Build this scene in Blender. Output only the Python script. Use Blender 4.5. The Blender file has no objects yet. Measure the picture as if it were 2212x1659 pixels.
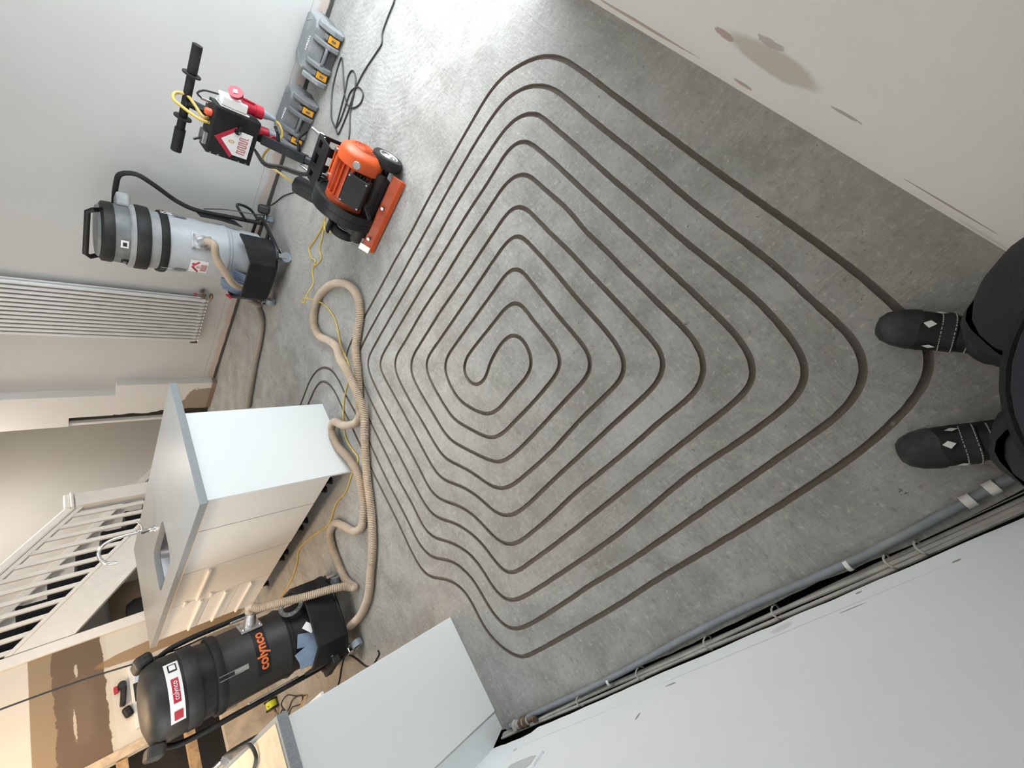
import bpy, bmesh, math, random
from mathutils import Vector, Matrix, noise, geometry
random.seed(7)
scene = bpy.context.scene
col = scene.collection

# ------------------------------------------------------------------ camera
CAM_H = 1.52
cd = bpy.data.cameras.new('camera')
cam = bpy.data.objects.new('camera', cd)
col.objects.link(cam)
cd.sensor_fit = 'HORIZONTAL'
cd.sensor_width = 36.0
cd.lens = 892.93 / 2212 * 36.0
cd.clip_start = 0.01
cx = Vector((-0.524605, -0.555855, -0.644838))      # the phone is held sideways: picture right is down
cy = Vector((0.745419, -0.665803, -0.032505))
cz = -Vector((0.411267, 0.497726, -0.763628))
R3 = Matrix((cx, cy, cz)).transposed()
cam.matrix_world = Matrix.Translation((0, 0, CAM_H)) @ R3.to_4x4()
scene.camera = cam

# ------------------------------------------------------------------ light
world = bpy.data.worlds.new('overcast_sky')
scene.world = world
world.use_nodes = True
bgn = world.node_tree.nodes['Background']
bgn.inputs[0].default_value = (0.86, 0.94, 1.0, 1)
bgn.inputs[1].default_value = 3.3

def light(name, kind, loc, rot, energy, color=(1, 1, 1), size=(1, 1), portal=False, spread=None):
    l = bpy.data.lights.new(name, kind)
    l.energy = energy
    l.color = color
    if kind == 'AREA':
        l.shape = 'RECTANGLE'
        l.size, l.size_y = size
        if portal:
            l.cycles.is_portal = True
        if spread:
            l.spread = spread
    elif kind != 'SUN':
        l.shadow_soft_size = size[0]
    o = bpy.data.objects.new(name, l)
    o.location = loc
    o.rotation_euler = rot
    col.objects.link(o)
    return o
# daylight portal in the garden door opening (right hand wall, beyond the frame)
light('door_portal', 'AREA', (2.9, -0.40, 1.12), (math.radians(90), 0, math.radians(180)), 1, size=(1.9, 2.1), portal=True)
# added roof opening, unseen, to spread more daylight over the room
light('roof_fill_portal', 'AREA', (1.6, 2.3, 2.48), (0, 0, 0), 1, size=(0.8, 0.9), portal=True)
# added, unseen window opening above the peninsula to brighten the kitchen side
light('window_fill_portal', 'AREA', (-0.46, 3.15, 1.55), (0, math.radians(-90), 0), 1, size=(1.0, 0.7), portal=True)
# hazy low sun through the garden door
sun = light('hazy_sun', 'SUN', (4, -4, 3), (0, 0, 0), 0.65, (1.0, 0.98, 0.95), (1, 1))
sun.data.angle = math.radians(32)
sun.rotation_euler = Vector((-0.61, 0.79, -0.50)).to_track_quat('-Z', 'Y').to_euler()
# warm kitchen ceiling lamps
light('kitchen_lamp', 'AREA', (0.72, 4.6, 2.36), (0, 0, 0), 12, (1.0, 0.68, 0.40), (0.5, 0.5))
light('kitchen_lamp', 'AREA', (0.75, 3.0, 2.36), (0, 0, 0), 4.5, (1.0, 0.88, 0.74), (0.6, 0.6))
light('island_fill', 'AREA', (2.9, 3.6, 2.36), (0, 0, 0), 2, (1.0, 0.88, 0.76), (0.5, 0.5))  # added fill light on the far side of the island, no fitting there
light('stair_fill', 'AREA', (3.6, 5.5, 2.36), (0, 0, 0), 9, (1.0, 0.92, 0.82), (0.4, 0.4))  # added fill light to lift the hall and stair wall

vs = scene.view_settings
vs.view_transform = 'Standard'
vs.look = 'None'
vs.gamma = 1.0
vs.use_curve_mapping = False
vs.exposure = 1.42

# ------------------------------------------------------------------ material helpers
class NT:
    def __init__(s, name):
        s.m = bpy.data.materials.new(name)
        s.m.use_nodes = True
        s.t = s.m.node_tree
        s.b = s.t.nodes['Principled BSDF']
    def n(s, kind, **kw):
        nd = s.t.nodes.new(kind)
        for k, v in kw.items():
            setattr(nd, k, v)
        return nd
    def link(s, a, b):
        s.t.links.new(a, b)
    def val(s, x, sock):
        if isinstance(x, (int, float)):
            sock.default_value = x
        elif isinstance(x, tuple):
            sock.default_value = x if len(x) == len(sock.default_value) else (*x, 1)
        else:
            s.link(x, sock)
    def math(s, op, a, b=0.0, c=None, clamp=False):
        nd = s.n('ShaderNodeMath', operation=op, use_clamp=clamp)
        s.val(a, nd.inputs[0]); s.val(b, nd.inputs[1])
        if c is not None:
            s.val(c, nd.inputs[2])
        return nd.outputs[0]
    def coord(s):
        if not hasattr(s, '_c'):
            s._c = s.n('ShaderNodeTexCoord').outputs['Object']
        return s._c
    def geo(s):
        if not hasattr(s, '_g'):
            s._g = s.n('ShaderNodeNewGeometry').outputs['Position']
        return s._g
    def noise(s, scale, detail=4, rough=0.55, vec=None, dist=0.0, out='Fac'):
        key = (scale, detail, rough, id(vec), dist, out)
        c = s.__dict__.setdefault('_nc', {})
        if key in c:
            return c[key][0]
        r = s._noise(scale, detail, rough, vec, dist, out)
        c[key] = (r, vec)
        return r
    def _noise(s, scale, detail, rough, vec, dist, out):
        nd = s.n('ShaderNodeTexNoise')
        s.val(vec if vec is not None else s.coord(), nd.inputs['Vector'])
        nd.inputs['Scale'].default_value = scale
        nd.inputs['Detail'].default_value = detail
        nd.inputs['Roughness'].default_value = rough
        nd.inputs['Distortion'].default_value = dist
        return nd.outputs[out]
    def mapping(s, vec, scale=(1, 1, 1), rot=(0, 0, 0), loc=(0, 0, 0)):
        nd = s.n('ShaderNodeMapping')
        s.val(vec, nd.inputs[0])
        nd.inputs['Location'].default_value = loc
        nd.inputs['Rotation'].default_value = rot
        nd.inputs['Scale'].default_value = scale
        return nd.outputs[0]
    def ramp(s, f, lo, hi, a=0.0, b=1.0):
        nd = s.n('ShaderNodeMapRange', interpolation_type='SMOOTHSTEP')
        s.val(f, nd.inputs[0])
        for i, v in enumerate((lo, hi, a, b)):
            nd.inputs[i + 1].default_value = v
        return nd.outputs[0]
    def mix(s, f, a, b, mode='MIX'):
        nd = s.n('ShaderNodeMix', data_type='RGBA', blend_type=mode)
        s.val(f, nd.inputs[0]); s.val(a, nd.inputs[6]); s.val(b, nd.inputs[7])
        return nd.outputs[2]
    def sep(s, vec):
        nd = s.n('ShaderNodeSeparateXYZ')
        s.val(vec, nd.inputs[0])
        return nd.outputs
    def bump(s, h, strength=0.2, dist=0.01):
        nd = s.n('ShaderNodeBump')
        nd.inputs['Strength'].default_value = strength
        nd.inputs['Distance'].default_value = dist
        s.val(h, nd.inputs['Height'])
        s.link(nd.outputs[0], s.b.inputs['Normal'])
    def base(s, c):
        s.val(c, s.b.inputs['Base Color'])
    def rough(s, r):
        s.val(r, s.b.inputs['Roughness'])
    def metal(s, r=1.0):
        s.b.inputs['Metallic'].default_value = r

M = {}
def simple(name, c, rough=0.5, metal=0.0, var=0.12, scale=14, dust=0.0, dustc=(0.55, 0.53, 0.49), bump=0.0, spec=0.5, rv=0.2):
    t = NT(name)
    n = t.noise(scale, 5, 0.6)
    dark = tuple(x * (1 - var) for x in c)
    lite = tuple(min(1, x * (1 + var)) for x in c)
    base = t.mix(t.ramp(n, 0.3, 0.7), dark, lite)
    if dust:
        d = t.noise(scale * 0.45, 7, 0.7)
        base = t.mix(t.math('MULTIPLY', t.ramp(d, 0.45, 0.75), dust), base, dustc)
    t.base(base)
    t.rough(t.math('ADD', t.math('MULTIPLY', n, rv), rough - rv / 2))
    t.b.inputs['Specular IOR Level'].default_value = spec
    if metal:
        t.metal(metal)
    if bump:
        t.bump(t.noise(scale * 6, 4), bump, 0.003)
    M[name] = t.m
    return t.m

def patch(t, p, a, b, c, r, edge=0.35, nz=0.55, nscale=9):
    """mask of an irregular blot: axes a,b of position, centre c, radii r"""
    sp = t.sep(p)
    da = t.math('DIVIDE', t.math('SUBTRACT', sp[a], c[0]), r[0])
    db = t.math('DIVIDE', t.math('SUBTRACT', sp[b], c[1]), r[1])
    d = t.math('SQRT', t.math('ADD', t.math('MULTIPLY', da, da), t.math('MULTIPLY', db, db)))
    n = t.math('SUBTRACT', t.noise(8 if nscale < 15 else 30, 4, 0.65, vec=p), 0.5)
    d = t.math('ADD', d, t.math('MULTIPLY', n, nz * 2))
    return t.ramp(d, 1 - edge, 1.0, 1.0, 0.0)

def band(t, p, a, lo, hi, edge=0.004, nz=0.02, nscale=9):
    sp = t.sep(p)
    n = t.math('MULTIPLY', t.math('SUBTRACT', t.noise(8 if nscale < 15 else 30, 4, 0.65, vec=p), 0.5), nz * 2)
    v = t.math('ADD', sp[a], n)
    return t.math('MULTIPLY', t.ramp(v, lo - edge, lo + edge), t.ramp(v, hi - edge, hi + edge, 1.0, 0.0))

# painted plaster -------------------------------------------------------
def plaster(name, c, marks=()):
    t = NT(name)
    p = t.geo()
    n = t.noise(1.7, 4, 0.6, vec=p)
    base = t.mix(t.ramp(n, 0.25, 0.75), tuple(x * 0.95 for x in c), c)
    f = t.noise(38, 5, 0.7, vec=p)
    base = t.mix(t.ramp(f, 0.62, 0.82, 0.0, 0.10), base, (0.42, 0.40, 0.37))
    for fn, mc, k in marks:
        base = t.mix(t.math('MULTIPLY', fn(t, p), k), base, mc)
    t.base(base)
    t.rough(0.62)
    t.bump(t.math('ADD', t.noise(9, 5, 0.6, vec=p), t.math('MULTIPLY', t.noise(120, 3, vec=p), 0.15)), 0.25, 0.006)
    M[name] = t.m

pink = (0.42, 0.30, 0.25)
plaster('plaster_right', (0.86, 0.865, 0.845), [
    (lambda t, p: patch(t, p, 0, 2, (0.665, 0.315), (0.155, 0.085), 0.30, 0.30, 7), (0.60, 0.57, 0.50), 0.95),
    (lambda t, p: patch(t, p, 0, 2, (0.822, 0.326), (0.035, 0.028), 0.2, 0.5, 20), (0.46, 0.35, 0.31), 0.9),
    (lambda t, p: patch(t, p, 0, 2, (0.655, 0.400), (0.045, 0.022), 0.2, 1.0, 26), (0.46, 0.42, 0.41), 0.8),
    (lambda t, p: patch(t, p, 0, 2, (1.30, 0.068), (0.27, 0.018), 0.2, 0.45, 8), (0.42, 0.32, 0.26), 0.85),
    (lambda t, p: patch(t, p, 0, 2, (0.835, 0.066), (0.045, 0.016), 0.2, 0.7, 22), (0.47, 0.34, 0.29), 0.85),
    (lambda t, p: patch(t, p, 0, 2, (0.17, 0.074), (0.14, 0.007), 0.2, 0.5, 8), (0.36, 0.29, 0.26), 0.85),
    (lambda t, p: patch(t, p, 0, 2, (0.08, 0.022), (0.08, 0.012), 0.2, 0.6, 8), (0.42, 0.33, 0.28), 0.8),
    (lambda t, p: patch(t, p, 0, 2, (0.455, 0.252), (0.045, 0.010), 0.2, 1.0, 26), (0.36, 0.33, 0.31), 0.8),
    (lambda t, p: band(t, p, 2, -0.1, 0.052, 0.010, 0.02, 12), (0.84, 0.83, 0.78), 0.7),
])
plaster('plaster_left', (0.89, 0.91, 0.915), [
    (lambda t, p: patch(t, p, 1, 2, (0.70, 0.145), (0.62, 0.0035), 0.5, 0.5, 8), (0.56, 0.56, 0.55), 0.7),
    (lambda t, p: patch(t, p, 1, 2, (1.60, 0.185), (0.50, 0.0035), 0.5, 0.5, 8), (0.60, 0.60, 0.59), 0.7),
    (lambda t, p: patch(t, p, 1, 2, (0.64, 0.104), (0.045, 0.028), 0.5, 0.4, 8), (0.66, 0.66, 0.67), 0.8),
    (lambda t, p: patch(t, p, 1, 2, (0.424, 0.167), (0.040, 0.0035), 0.3, 0.5, 30), (0.26, 0.25, 0.24), 0.9),
    (lambda t, p: patch(t, p, 1, 2, (0.408, 0.088), (0.011, 0.006), 0.3, 0.6, 40), (0.25, 0.22, 0.19), 0.95),
    (lambda t, p: patch(t, p, 1, 2, (0.177, 0.143), (0.013, 0.006), 0.3, 0.9, 40), (0.30, 0.23, 0.18), 0.95),
    (lambda t, p: patch(t, p, 1, 2, (1.12, 0.310), (0.008, 0.022), 0.3, 0.9, 40), (0.26, 0.25, 0.23), 0.95),
    (lambda t, p: patch(t, p, 1, 2, (1.045, 0.180), (0.030, 0.007), 0.3, 1.0, 50), (0.33, 0.28, 0.26), 0.95),
    (lambda t, p: patch(t, p, 1, 2, (1.93, 0.20), (0.016, 0.012), 0.3, 0.8, 40), (0.45, 0.43, 0.41), 0.8),
])
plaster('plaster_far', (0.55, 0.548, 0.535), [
    (lambda t, p: band(t, p, 2, 0.028, 0.085, 0.010, 0.055, 7), (0.50, 0.38, 0.32), 0.75),
    (lambda t, p: band(t, p, 2, 0.125, 0.129, 0.002, 0.010, 5), (0.33, 0.27, 0.25), 0.8),
    (lambda t, p: band(t, p, 2, -0.1, 0.030, 0.006, 0.012, 12), (0.06, 0.055, 0.05), 1.0),
])
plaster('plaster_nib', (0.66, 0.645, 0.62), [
    (lambda t, p: patch(t, p, 1, 2, (4.86, 0.10), (0.33, 0.22), 0.08, 0.35, 9), (0.30, 0.24, 0.18), 1.0),
    (lambda t, p: band(t, p, 2, -0.1, 0.05, 0.010, 0.03, 12), (0.20, 0.12, 0.09), 0.9),
])
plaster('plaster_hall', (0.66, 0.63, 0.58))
plaster('plaster_kitchen', (0.74, 0.70, 0.63), [
    (lambda t, p: band(t, p, 2, 1.10, 1.57, 0.003, 0.002, 9), (0.33, 0.25, 0.16), 1.0),
    (lambda t, p: band(t, p, 2, 1.11, 1.44, 0.004, 0.045, 8), (0.155, 0.105, 0.068), 0.95),
    (lambda t, p: patch(t, p, 0, 2, (1.30, 1.28), (0.35, 0.10), 0.6, 0.5, 8), (0.21, 0.15, 0.105), 0.7),
    (lambda t, p: band(t, p, 2, 1.02, 1.13, 0.004, 0.030, 8), (0.70, 0.66, 0.57), 0.9),
    (lambda t, p: patch(t, p, 0, 2, (1.58, 0.60), (0.07, 0.62), 0.1, 0.12, 7), (0.33, 0.20, 0.08), 0.85),
    (lambda t, p: patch(t, p, 0, 2, (1.36, 0.30), (0.12, 0.45), 0.1, 0.12, 7), (0.20, 0.17, 0.14), 0.8),
    (lambda t, p: patch(t, p, 0, 2, (1.20, 1.33), (0.12, 0.010), 0.2, 0.9, 18), (0.62, 0.56, 0.46), 0.9),
    (lambda t, p: patch(t, p, 0, 2, (1.62, 1.30), (0.06, 0.012), 0.2, 0.9, 22), (0.62, 0.56, 0.46), 0.9),
])
plaster('ceiling_paint', (0.82, 0.82, 0.80))

# concrete floor --------------------------------------------------------
t = NT('concrete')
p = t.geo()
big = t.noise(0.9, 5, 0.6, vec=p)
mid = t.noise(5.0, 8, 0.68, vec=p, dist=0.4)
fine = t.noise(46, 6, 0.72, vec=p)
grain = t.noise(190, 3, 0.6, vec=p)
base = t.mix(t.ramp(mid, 0.28, 0.72), (0.235, 0.225, 0.205), (0.415, 0.405, 0.380))
base = t.mix(t.ramp(big, 0.3, 0.72, 0.0, 0.40), base, (0.285, 0.295, 0.280))
# brushed dust streaks along the two cutting directions
sx = t.noise(1.0, 5, 0.7, vec=t.mapping(p, (5, 130, 1)))
sy = t.noise(1.0, 5, 0.7, vec=t.mapping(p, (130, 5, 1)))
pick = t.ramp(t.noise(1.3, 2, 0.5, vec=p), 0.46, 0.54)
streak = t.mix(pick, sx, sy)
base = t.mix(t.math('MULTIPLY', t.ramp(streak, 0.50, 0.72), 0.30), base, (0.52, 0.51, 0.48))
base = t.mix(t.math('MULTIPLY', t.ramp(streak, 0.30, 0.46, 1.0, 0.0), 0.20), base, (0.17, 0.16, 0.145))
base = t.mix(t.ramp(fine, 0.54, 0.70, 0.0, 0.55), base, (0.60, 0.59, 0.56))
base = t.mix(t.ramp(fine, 0.28, 0.46, 0.60, 0.0), base, (0.12, 0.115, 0.105))
pit = t.math('MULTIPLY', t.ramp(t.noise(27, 5, 0.7, vec=p), 0.64, 0.70), t.ramp(t.noise(2.6, 3, 0.6, vec=p), 0.50, 0.60))
base = t.mix(t.math('MULTIPLY', pit, 0.75), base, (0.085, 0.08, 0.072))
chip = t.math('MULTIPLY', t.ramp(t.noise(1.0, 5, 0.72, vec=t.mapping(p, (34, 62, 1), rot=(0, 0, 0.7))), 0.62, 0.70), t.ramp(t.noise(1.9, 3, 0.6, vec=p), 0.46, 0.58))
base = t.mix(t.math('MULTIPLY', chip, 0.6), base, (0.66, 0.65, 0.62))
rustle = t.ramp(t.noise(0.7, 3, 0.5, vec=p), 0.40, 0.65)
base = t.mix(t.math('MULTIPLY', rustle, 0.25), base, (0.33, 0.30, 0.265), 'MULTIPLY') if False else t.mix(t.math('MULTIPLY', rustle, 0.16), base, (0.37, 0.335, 0.30))
# trowel swirls
sw = []
for c, r in (((2.75, 0.45), 0.75), ((3.35, 0.35), 0.6), ((3.1, 2.0), 0.7), ((0.95, 2.95), 0.7)):
    wv = t.n('ShaderNodeTexWave', wave_type='RINGS', rings_direction='Z')
    t.val(t.mapping(p, (1, 1, 0), loc=(-c[0] - 0.35, -c[1] + 0.5, 0)), wv.inputs['Vector'])
    wv.inputs['Scale'].default_value = 9.0
    wv.inputs['Distortion'].default_value = 7.0
    wv.inputs['Detail'].default_value = 2.0
    wv.inputs['Detail Scale'].default_value = 1.2
    m = patch(t, p, 0, 1, c, (r, r), 0.7, 0.6, 3.0)
    sw.append(t.math('MULTIPLY', wv.outputs['Fac'], m))
swirl = sw[0]
for q in sw[1:]:
    swirl = t.math('MAXIMUM', swirl, q)
base = t.mix(t.math('MULTIPLY', swirl, 0.05), base, (0.60, 0.60, 0.58))
# pale dusty zones, shaped patches
for c, r, k in (((3.3, 0.55), (1.1, 0.9), 0.10), ((0.28, 0.62), (0.22, 0.30), 0.28), ((3.4, 1.9), (0.9, 0.7), 0.30), ((0.95, 1.55), (0.35, 0.4), 0.22)):
    base = t.mix(t.math('MULTIPLY', patch(t, p, 0, 1, c, r, 0.8, 0.7, 2.2), k), base, (0.56, 0.56, 0.53))
t.base(base)
t.rough(t.math('ADD', t.math('MULTIPLY', mid, 0.25), 0.55))
h = t.math('ADD', t.math('MULTIPLY', fine, 0.6), t.math('MULTIPLY', mid, 0.7))
h = t.math('ADD', h, t.math('MULTIPLY', streak, 0.30))
h = t.math('ADD', h, t.math('MULTIPLY', swirl, 0.13))
h = t.math('ADD', h, t.math('MULTIPLY', grain, 0.12))
h = t.math('SUBTRACT', h, t.math('MULTIPLY', pit, 0.5))
h = t.math('ADD', h, t.math('MULTIPLY', chip, 0.3))
t.bump(h, 0.75, 0.009)
M['concrete'] = t.m

t = NT('cut_concrete')                          # freshly cut channel, aggregate showing
p = t.geo()
v = t.n('ShaderNodeTexVoronoi')
t.val(p, v.inputs['Vector']); v.inputs['Scale'].default_value = 150
base = t.mix(t.ramp(v.outputs['Distance'], 0.10, 0.28, 1.0, 0.0), (0.19, 0.158, 0.135), (0.25, 0.215, 0.185))
base = t.mix(t.ramp(t.noise(30, 4, vec=p), 0.70, 0.78, 0, 0.8), base, (0.34, 0.32, 0.29))
t.base(base); t.rough(0.9)
t.bump(t.noise(160, 4, vec=p), 0.6, 0.004)
M['cut_concrete'] = t.m

simple('soil_dark', (0.060, 0.052, 0.045), 0.9, bump=0.6)
simple('black_plastic', (0.010, 0.010, 0.011), 0.45, dust=0.10, dustc=(0.25, 0.24, 0.22), spec=0.35)
simple('black_rubber', (0.010, 0.010, 0.010), 0.65, dust=0.10, dustc=(0.22, 0.21, 0.20), spec=0.35)
simple('black_metal', (0.008, 0.009, 0.011), 0.45, dust=0.06, dustc=(0.25, 0.24, 0.22), spec=0.35)
simple('charcoal_paint', (0.022, 0.022, 0.022), 0.48, dust=0.06, dustc=(0.25, 0.24, 0.22), scale=6, spec=0.4)
simple('dusty_black', (0.012, 0.012, 0.012), 0.55, dust=0.35, dustc=(0.13, 0.12, 0.105), scale=7, spec=0.35)
simple('vac_grey', (0.40, 0.42, 0.44), 0.38, var=0.05)
simple('vac_grey_plastic', (0.27, 0.28, 0.28), 0.5, dust=0.25)
simple('vac_grey_dark', (0.13, 0.14, 0.14), 0.5, dust=0.25)
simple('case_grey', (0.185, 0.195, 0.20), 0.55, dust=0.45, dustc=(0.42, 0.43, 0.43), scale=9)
simple('case_grey_dark', (0.125, 0.132, 0.138), 0.55, dust=0.25, dustc=(0.36, 0.36, 0.36), scale=9)  # darker grey with a thinner coat of dust
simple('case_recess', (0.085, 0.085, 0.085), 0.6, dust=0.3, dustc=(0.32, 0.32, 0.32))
simple('orange_plastic', (0.72, 0.34, 0.03), 0.45, var=0.06)
simple('orange_paint', (0.58, 0.080, 0.014), 0.40, var=0.06)
simple('orange_dusty', (0.45, 0.065, 0.014), 0.45, dust=0.12)
simple('chrome', (0.80, 0.80, 0.81), 0.13, metal=1.0, var=0.03)
simple('zinc', (0.46, 0.47, 0.48), 0.34, metal=1.0, var=0.1, scale=40)
simple('cast_metal', (0.55, 0.55, 0.56), 0.38, metal=0.9, var=0.2, scale=30)
simple('white_plastic', (0.80, 0.80, 0.78), 0.4, var=0.04)
simple('red_plastic', (0.40, 0.012, 0.032), 0.38, var=0.08)
simple('grey_plastic', (0.24, 0.27, 0.30), 0.5, var=0.06)
simple('label_white', (0.80, 0.80, 0.79), 0.5, var=0.03)
simple('logo_red', (0.42, 0.02, 0.045), 0.5, var=0.04)
simple('logo_orange', (0.82, 0.17, 0.04), 0.5, var=0.04)
simple('logo_gold', (0.55, 0.36, 0.10), 0.5, var=0.04)
simple('hose_dull', (0.30, 0.25, 0.21), 0.6, var=0.1, scale=9, dust=0.35, dustc=(0.36, 0.33, 0.30))
simple('sink_steel', (0.30, 0.30, 0.31), 0.35, metal=1.0, var=0.08)
simple('grille_dark', (0.30, 0.05, 0.012), 0.5)
simple('hose_tan', (0.50, 0.395, 0.295), 0.42, var=0.10, scale=9, dust=0.35, dustc=(0.58, 0.50, 0.42))
simple('yellow_cable', (0.60, 0.42, 0.10), 0.5, var=0.1)
simple('black_cable', (0.022, 0.022, 0.022), 0.5)
simple('grey_cable', (0.38, 0.37, 0.34), 0.6, dust=0.4)
simple('conduit', (0.20, 0.22, 0.24), 0.5, dust=0.35, dustc=(0.36, 0.36, 0.35))
simple('white_clip', (0.74, 0.74, 0.70), 0.5)
simple('rust', (0.12, 0.075, 0.05), 0.8, var=0.4, scale=40)
simple('white_laminate', (0.80, 0.82, 0.815), 0.34, var=0.002, scale=3, rv=0.0)
simple('cream_laminate', (0.80, 0.775, 0.73), 0.34, var=0.03, scale=3, dust=0.12, dustc=(0.52, 0.50, 0.47))
simple('bare_board', (0.66, 0.53, 0.36), 0.6, var=0.1)
simple('radiator_white', (0.64, 0.64, 0.63), 0.35, var=0.02)
simple('brass_old', (0.20, 0.14, 0.08), 0.4, metal=0.8)
simple('white_gloss', (0.82, 0.80, 0.76), 0.35, var=0.03)
simple('carpet_navy', (0.012, 0.013, 0.020), 0.95, bump=0.6)
simple('timber', (0.46, 0.31, 0.17), 0.7, var=0.25, scale=22)
simple('timber_pale', (0.62, 0.50, 0.36), 0.7, var=0.18, scale=22)
simple('board_pale', (0.58, 0.50, 0.40), 0.8, var=0.2, scale=8, dust=0.3)
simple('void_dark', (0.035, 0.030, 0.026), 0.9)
simple('blue_bag', (0.16, 0.22, 0.32), 0.35, var=0.1)
simple('trouser_black', (0.006, 0.006, 0.007), 0.85, bump=0.5, scale=30)
simple('jacket_navy', (0.004, 0.006, 0.017), 0.8, bump=0.5, scale=30)
simple('boot_leather', (0.007, 0.007, 0.007), 0.65, spec=0.3, dust=0.10, dustc=(0.06, 0.06, 0.057), scale=22, bump=0.4)
simple('boot_toe', (0.018, 0.019, 0.019), 0.6, spec=0.3, dust=0.8, dustc=(0.075, 0.08, 0.078), scale=26, bump=0.5)
simple('boot_sole', (0.02, 0.02, 0.02), 0.7, dust=0.4, dustc=(0.10, 0.10, 0.09))
simple('boot_strap', (0.014, 0.014, 0.015), 0.7, dust=0.2, dustc=(0.06, 0.06, 0.06), spec=0.3)
simple('stitch', (0.42, 0.42, 0.40), 0.8)
simple('reflector', (0.62, 0.63, 0.60), 0.4)
simple('skin', (0.55, 0.36, 0.27), 0.5)
simple('hair_dark', (0.03, 0.022, 0.016), 0.6)
simple('hi_vis', (0.72, 0.80, 0.03), 0.5)
simple('green_led', (0.05, 0.40, 0.15), 0.4)
simple('amber', (0.75, 0.10, 0.04), 0.25)
t = NT('worktop_grey')
p = t.geo()
base = t.mix(t.ramp(t.noise(420, 3, 0.7, vec=p), 0.35, 0.65), (0.15, 0.165, 0.175), (0.36, 0.38, 0.39))
base = t.mix(t.ramp(t.noise(2.2, 3, vec=p), 0.3, 0.7, 0.0, 0.25), base, (0.34, 0.36, 0.37))
t.base(base); t.rough(0.34)
M['worktop_grey'] = t.m

# ------------------------------------------------------------------ mesh helpers
def obj(name, bm, m, parent=None, smooth=False, bevel=0.0, bseg=2, loc=None, rot=None, angle=40):
    me = bpy.data.meshes.new(name)
    bm.normal_update()
    bm.to_mesh(me); bm.free()
    me.materials.append(M[m] if isinstance(m, str) else m)
    if smooth:
        for f in me.polygons:
            f.use_smooth = True
        me.set_sharp_from_angle(angle=math.radians(angle))
    o = bpy.data.objects.new(name, me)
    col.objects.link(o)
    if parent:
        o.parent = parent
    if loc:
        o.location = loc
    if rot:
        o.rotation_euler = rot
    if bevel:
        b = o.modifiers.new('bevel', 'BEVEL')
        b.width = bevel; b.segments = bseg; b.limit_method = 'ANGLE'; b.angle_limit = math.radians(35)
    return o

def tag(o, label, cat, group=None):
    o['label'] = label; o['category'] = cat
    if group:
        o['group'] = group
    return o
def thing(name, label, cat, loc=(0, 0, 0), rotz=0.0, group=None):
    o = bpy.data.objects.new(name, None)
    o.empty_display_size = 0.05
    o.location = loc; o.rotation_euler = (0, 0, rotz)
    col.objects.link(o)
    return tag(o, label, cat, group)
def struct(o):
    o['kind'] = 'structure'
    return o
def copy_part(src, parent, loc=None, rot=None, name=None):
    c = src.copy()
    if name:
        c.name = name
    c.parent = parent
    if loc is not None:
        c.location = loc
    if rot is not None:
        c.rotation_euler = rot
    col.objects.link(c)
    return c

def nb():
    return bmesh.new()
def box(bm, lo, hi, mat=None):
    vs_ = [Vector((x, y, z)) for z in (lo[2], hi[2]) for y in (lo[1], hi[1]) for x in (lo[0], hi[0])]
    if mat is not None:
        vs_ = [mat @ v for v in vs_]
    v = [bm.verts.new(q) for q in vs_]
    for f in ((0, 2, 3, 1), (4, 5, 7, 6), (0, 1, 5, 4), (2, 6, 7, 3), (0, 4, 6, 2), (1, 3, 7, 5)):
        bm.faces.new([v[i] for i in f])
    return bm
def B(lo, hi, mat=None):
    return box(nb(), lo, hi, mat)
def cbox(c, s, rot=(0, 0, 0)):
    from mathutils import Euler
    m = Matrix.Translation(c) @ Euler(rot).to_matrix().to_4x4()
    h = [q / 2 for q in s]
    return m, (-h[0], -h[1], -h[2]), (h[0], h[1], h[2])
def CB(c, s, rot=(0, 0, 0), bm=None):
    m, lo, hi = cbox(c, s, rot)
    return box(bm or nb(), lo, hi, m)
def frame_of(d):
    d = d.normalized()
    up = Vector((0, 0, 1)) if abs(d.z) < 0.95 else Vector((1, 0, 0))
    a = d.cross(up).normalized()
    return a, a.cross(d).normalized()
def cyl(bm, p0, p1, r0, r1=None, seg=20, caps=True):
    p0 = Vector(p0); p1 = Vector(p1)
    r1 = r0 if r1 is None else r1
    a, b = frame_of(p1 - p0)
    rings = []
    for p, r in ((p0, r0), (p1, r1)):
        rings.append([bm.verts.new(p + (a * math.cos(2 * math.pi * i / seg) + b * math.sin(2 * math.pi * i / seg)) * r) for i in range(seg)])
    for i in range(seg):
        j = (i + 1) % seg
        bm.faces.new((rings[0][i], rings[0][j], rings[1][j], rings[1][i]))
    if caps:
        bm.faces.new(rings[0][::-1]); bm.faces.new(rings[1])
    return bm
def C(p0, p1, r0, r1=None, seg=20):
    return cyl(nb(), p0, p1, r0, r1, seg)
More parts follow.
